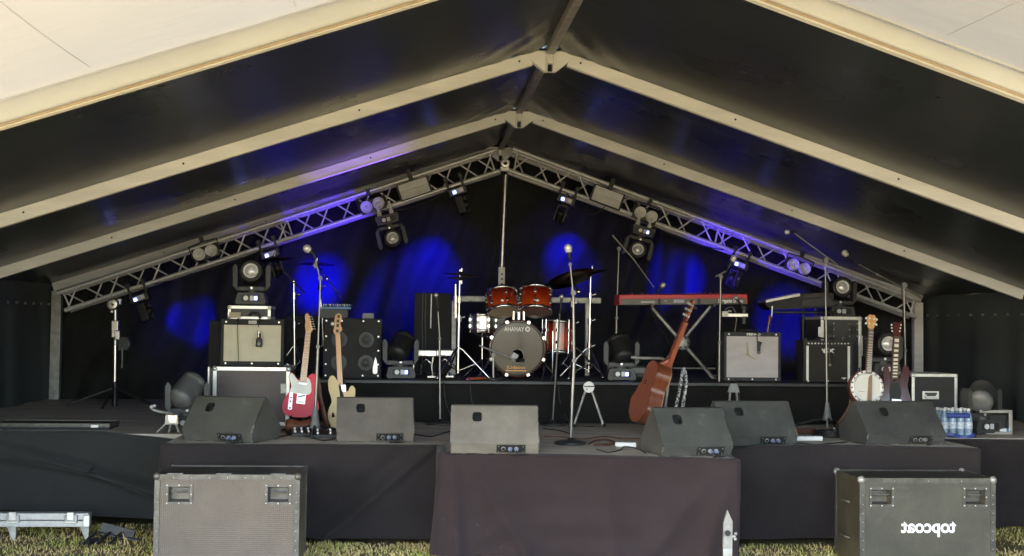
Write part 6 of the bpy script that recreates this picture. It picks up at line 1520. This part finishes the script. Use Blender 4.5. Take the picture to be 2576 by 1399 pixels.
# folding trestles with round grey heads in front of the riser
def fstand(hx, hy, feet, Y, label, shape='disc'):
    c = Py(hx, hy, Y); k = sc(c)
    t = thing("folding_stand", label, "stand", (c.x, Y, ST), group="small two legged stands before the riser")
    if shape == 'disc':
        h_ = MB().lathe([(0, -.012), (14 * k, -.012), (14 * k, .012), (0, .012)], c, (0, 1, 0), 32).build("head_plate", m_frame, t, world=True, bevel=.003); MB().b2((c.x - 13 * k, Y - .017, c.z + .002), (c.x + 13 * k, Y - .0125, c.z + .012)).build("slot", m_blackm, h_, world=True); MB().cyl((c.x - 5 * k, Y - .018, c.z - .02), (c.x - 5 * k, Y - .011, c.z - .02), .006).build("pin", m_hole, h_, world=True)
    else:
        MB().prism([(c.x - 15 * k, c.z - 11 * k), (c.x + 15 * k, c.z - 11 * k), (c.x + 8 * k, c.z + 11 * k), (c.x - 8 * k, c.z + 11 * k)], Y - .012, Y + .012).build("head_plate", m_grey, t, world=True, bevel=.003)
    for s, (fx, fy) in zip((-1, 1), feet):
        f = Py(fx, fy, Y - .1); f.z = ST + .012
        MB().cyl((c.x + s * 8 * k, Y, c.z - 9 * k), f, .011).build("leg", m_alum if shape == 'disc' else m_grey, t, world=True); MB().ball(f + V((0, 0, .006)), .018, 10).build("foot", m_rubber, t, world=True)
fstand(1481, 974, ((1443, 1068), (1519, 1070)), 11.35, "pale two legged stand with a round slotted head in front of the drum riser")
fstand(1845, 976, ((1829, 1050), (1861, 1050)), 11.3, "grey two legged stand with a tapered head below the silver grilled amplifier", 'tri')

# bottled water pack and rack on the right wing
p = Py(2406, 1086, 10.45)
t = thing("water_pack", "shrink wrapped pack of blue water bottles on the right wing beside the last wedge", "bottle pack", (p.x, 10.45, ST))
for i in range(4):
    for j in range(3):
        x, y = -.105 + i * .07, j * .07
        b_ = MB().lathe([(0, .002), (.031, .004), (.033, .02), (.031, .05), (.033, .08), (.030, .10), (.033, .13), (.032, .165), (.018, .205), (.012, .215), (.012, .225)], (x, y, 0), n=16).build("bottle", m_pet, t)
        MB().cyl((x, y, .222), (x, y, .243), .0145, n=14).build("cap", m_white, b_)
        MB().lathe([(.0337, .075), (.0337, .13)], (x, y, 0), n=16).build("bottle_label", M("pale_bottle_label", (.55, .62, .75), .4, 0, .5, 60) if (i, j) == (0, 0) else bpy.data.materials["pale_bottle_label"], b_)
MB().grid(lambda u, v: (-.145 + .29 * u, -.040 + .008 * math.sin(14 * u) , .0 + .032 * v + .012 * math.sin(7 * u)), 20, 4).build("film_band", m_wrap, t, solid=.002)
MB().grid(lambda u, v: (-.10 + .2 * u, -.030 - .012 * math.sin(PI * v), .165 + .04 * v), 14, 4).build("printed_film", m_wrap, t, solid=.002)
p = Pz(2520, 1097, ST)
t = thing("equipment_frame", "open alloy frame holding a black lamp unit at the far right wing edge", "rack", (p.x, 10.75, ST))
k = sc(p); W = 66 * k; H = 62 * k
for lo, hi in (((-W * .55, 0, H - .025), (W * .75, .03, H)), ((W * .75 - .03, 0, .025), (W * .75, .03, H - .026)), ((-W * .30, 0, 0), (W * .75, .03, .024)), ((W * .75 - .03, .04, H - .025), (W * .75, .4, H))):
    MB().b2(lo, hi).build("frame_bar", m_alum, t, bevel=.004)
MB().b2((-W * .9, .06, .0), (W * .68, .38, H * .82)).build("lamp_unit", m_black, t, bevel=.01)
pn = MB().b2((-W * .85, .05, H * .12), (-W * .05, .0595, H * .6)).build("control_panel", m_dark, t, bevel=.004)
MB().cyl((-W * .62, .05, H * .35), (-W * .62, .035, H * .35), .022, n=16).build("knob", m_white, pn); MB().b2((-W * .47, .042, H * .25), (-W * .28, .0495, H * .48)).build("screen", m_dispw, pn); MB().b2((-W * .25, .044, H * .28), (-W * .15, .0495, H * .42)).build("button", m_alum, pn)
MB().cyl((0.02, .03, .035), (.12, .03, .035), .018).build("pale_plug", m_white, t); MB().cyl((.125, .03, .035), (.17, .03, .035), .018).build("blue_plug", m_blue, t)
MB().ball((-W * .45, .1, H + .022), .026, 10, sx=1.4).build("red_knob", m_red, t)
# lid by the left wing
q = lambda px, py, y: Py(px, py, y)
a = Pz(30, 1072, ST + .05); t = thing("flight_case", "flat dark flight case lid with alloy edges lying on the left wing", "flight case", (Pz(180, 1080, ST).x, 10.75, ST))
x0, x1 = Py(-30, 1075, 10.7).x - t.location.x, Py(271, 1075, 10.7).x - t.location.x
MB().b2((x0, 0, .0), (x1, .35, .045)).build("panel", m_tolex, t); e = MB(); e.b2((x0 - .004, -.006, .020), (x1 + .006, -.0006, .052)); e.b2((x1 + .0006, -.0006, .020), (x1 + .006, .35, .052)); e.b2((x0, .0, .0456), (x1, .03, .052)); e.b2((x0, .3506, .02), (x1, .357, .052)); e.build("edge_trim", m_trim_d, t, bevel=.002)
MB().box((Py(235, 1078, 10.7).x - t.location.x, -.012, .03), (.06, .012, .025)).build("latch", m_silver, t, bevel=.003)
# bracket by the left floor lamp
p = Pz(434, 1090, ST)
t = thing("lamp_bracket", "silver lamp clamp and rod standing left of the leftmost wedge", "clamp", (p.x, 10.45, ST)); k = sc(p)
mb = MB(); mb.prism([(-.055, .075), (.05, .075), (.045, .15), (-.05, .15)], -.03, .03); mb.build("clamp_body", m_alum, t, bevel=.006); MB().prism([(-.020, .09), (.035, .09), (.04, .145), (-.03, .145)], -.036, -.0305).build("bright_face", m_chrome, t, bevel=.004)
for dx in (-.10, -.02, .05): MB().tube([(dx * .5, 0, .08), (dx, -.02, .03), (dx * 1.2, -.03, .01)], .010).build("leg", m_alum, t)
r_ = Py(385, 1030, 10.6) - t.location; r2 = Py(430, 1040, 10.6) - t.location
MB().tube([Py(381, 1025, 10.6), Py(384, 1031, 10.6), Py(402, 1036, 10.6), Py(440, 1041, 10.7)], .012).build("handle_bar", m_alum, t, world=True); MB().ball(Py(381, 1024, 10.6), .02, 10).ball(Py(389, 1021, 10.6), .016, 10).build("knob", m_silver, t, world=True)

# ------------------------------------------------------------------ cables, pedals and power strips on the boards
def cable(name, label, pts, r, mat, z=None, zb_=ST):
    P = [Pz(px, py, zb_ + r) for px, py in pts]
    # smooth with a Catmull Rom pass
    S = []
    for i in range(len(P) - 1):
        p0, p1, p2, p3 = P[max(i - 1, 0)], P[i], P[i + 1], P[min(i + 2, len(P) - 1)]
        for j in range(6):
            u = j / 6; S.append(.5 * ((2 * p1) + (p2 - p0) * u + (2 * p0 - 5 * p1 + 4 * p2 - p3) * u * u + (3 * p1 - p0 - 3 * p2 + p3) * u ** 3))
    S.append(P[-1])
    return tag(MB().tube(S, r, 6).build(name, mat), label, "cable", "cables lying on the stage")
cable("cable", "rust brown cable bundle running from the centre stand to the right thrust wedge", [(1480, 1117), (1500, 1108), (1525, 1106), (1545, 1112), (1530, 1120), (1495, 1119), (1560, 1117), (1595, 1119)], .007, m_cableb)
cable("cable", "thin rust brown cable along the boards right of the middle wedge", [(1368, 1098), (1420, 1100), (1470, 1104), (1520, 1098), (1570, 1104), (1610, 1103)], .005, m_cableb)
cable("cable", "black cable loop in front of the right thrust wedge", [(1500, 1130), (1530, 1138), (1560, 1132), (1570, 1124), (1600, 1128), (1625, 1140)], .005, m_cable)
cable("cable", "black cable from the tripod stand to the second wedge", [(700, 1100), (740, 1092), (780, 1100), (815, 1108), (850, 1100)], .006, m_cable)
def coil(px, py, r, n, label, zb_=ST, mat=m_cable):
    c = Pz(px, py, zb_); P = []
    for i in range(n * 14):
        a = 2 * PI * i / 14; rr = r * (1 + .22 * nz3((i * .13, px, 0))); P.append(c + V((rr * math.cos(a) + .02 * nz3((i * .05, 1, px)), rr * .8 * math.sin(a), .008 + .010 * (i / 14) + .008 * nz3((i * .3, 2, py)))))
    tag(MB().tube(P, .006, 6).build("cable_coil", mat), label, "cable", "coiled cables on the stage")
coil(2022, 1092, .10, 4, "rust and black cable coil right of the silver amplifier wedge", mat=m_cableb)
coil(2095, 1100, .16, 5, "black cable coil in front of the banjo strap")
coil(1640, 950, .12, 5, "black cable coil on the riser behind the acoustic guitar", RI)
coil(1575, 952, .10, 3, "black cable coil beside the right riser lamp", RI)
def strip(px, py, label, n=4, L_=.26, rz=.1, mat=m_white, cat="power strip"):
    c = Pz(px, py, ST); t = thing("power_strip", label, cat, c, rz, "power strips on the boards")
    MB().b2((-L_ / 2, -.03, 0), (L_ / 2, .03, .035)).build("case", mat, t, bevel=.006); s_ = MB()
    for i in range(n): s_.cyl((-L_ / 2 + (i + .5) * L_ / n, 0, .034), (-L_ / 2 + (i + .5) * L_ / n, 0, .0365), .017, n=14)
    s_.build("socket", m_grey, t)
strip(1575, 1124, "white power strip beside the left end of the right thrust wedge", 3, .16, -.3)
strip(2025, 1108, "white power strip right of the silver amplifier wedge", 5, .28, .05)
def pedalb(px, py, label, W=.22, rz=0):
    c = Pz(px, py, ST); t = thing("effects_pedal", label, "effects pedal", c, rz, "effects pedals on the boards")
    MB().prismx([(0, 0), (0, .025), (.13, .055), (.13, 0)], -W / 2, W / 2).build("case", m_black, t, bevel=.004); k_ = MB()
    for i in range(3): k_.cyl((-W / 3 + i * W / 3, .03, .030), (-W / 3 + i * W / 3, .03, .046), .011, n=10); k_.cyl((-W / 3 + i * W / 3, .10, .046), (-W / 3 + i * W / 3, .10, .064), .010, n=8)
    k_.build("switch", m_silver, t)
pedalb(832, 1102, "row of black effects pedals left of the second wedge", .30, .1)
pedalb(2125, 1098, "black effects pedal by the banjo strap", .22, -.2)
pedalb(760, 1098, "black effects pedal under the tripod microphone stand", .16, .15)
# loose black case with folded gear at the back of the riser
p = Py(1600, 945, 12.7)
t = thing("gear_tray", "low dark gear tray with handles on the riser behind the right riser lamp", "case", (Py(1590, 945, 12.6).x, 12.6, RI)); MB().b2((-.25, 0, 0), (.25, .3, .12)).build("tray", m_dark, t, bevel=.012); MB().b2((-.20, -.012, .05), (.20, -.001, .10)).build("front_grip", m_grey, t, bevel=.004)

# leads hanging over the riser edge and running over the boards
def lead(label, pts, r=.0045, mat=m_cable):
    P = []
    for i in range(len(pts) - 1):
        p0, p1, p2, p3 = pts[max(i - 1, 0)], pts[i], pts[i + 1], pts[min(i + 2, len(pts) - 1)]
        for j in range(6):
            u = j / 6; P.append(.5 * ((2 * p1) + (p2 - p0) * u + (2 * p0 - 5 * p1 + 4 * p2 - p3) * u * u + (3 * p1 - p0 - 3 * p2 + p3) * u ** 3))
    P.append(pts[-1]); tag(MB().tube(P, r, 6).build("cable", mat), label, "cable", "leads hanging over the riser edge")
for x, lab in ((1112, "thin lead hanging over the riser edge from the chrome pedals"), (1178, "thin lead hanging over the riser edge below the coloured sticks"), (1398, "thin lead hanging over the riser edge behind the slim leaning stand"), (1848, "thin lead hanging over the riser edge below the silver amplifier")):
    y = 11.655; a = Py(x, 956, 11.75)
    lead(lab, [V((a.x, 11.9, RI + .006)), V((a.x + .01, 11.72, RI + .008)), V((a.x + .015, y - .01, RI - .05)), V((a.x + .03, y, RI - .18)), V((a.x + .07, y, ST + .10)), V((a.x + .13, 11.5, ST + .006)), V((a.x + .3, 11.3, ST + .006))], .0045, m_dark)
cable("cable", "long black lead across the boards behind the second and middle wedges", [(830, 1090), (930, 1078), (1010, 1086), (1080, 1098), (1120, 1088), (1180, 1075)], .005, m_cable)
cable("cable", "black lead along the front edge from the right thrust wedge to the silver amplifier wedge", [(1845, 1128), (1870, 1124), (1900, 1120), (2010, 1116), (2060, 1118), (2130, 1112)], .005, m_cable)
cable("cable", "black lead curving behind the middle wedge to the centre stand", [(1366, 1078), (1400, 1082), (1430, 1090), (1442, 1104), (1460, 1112)], .005, m_cable)
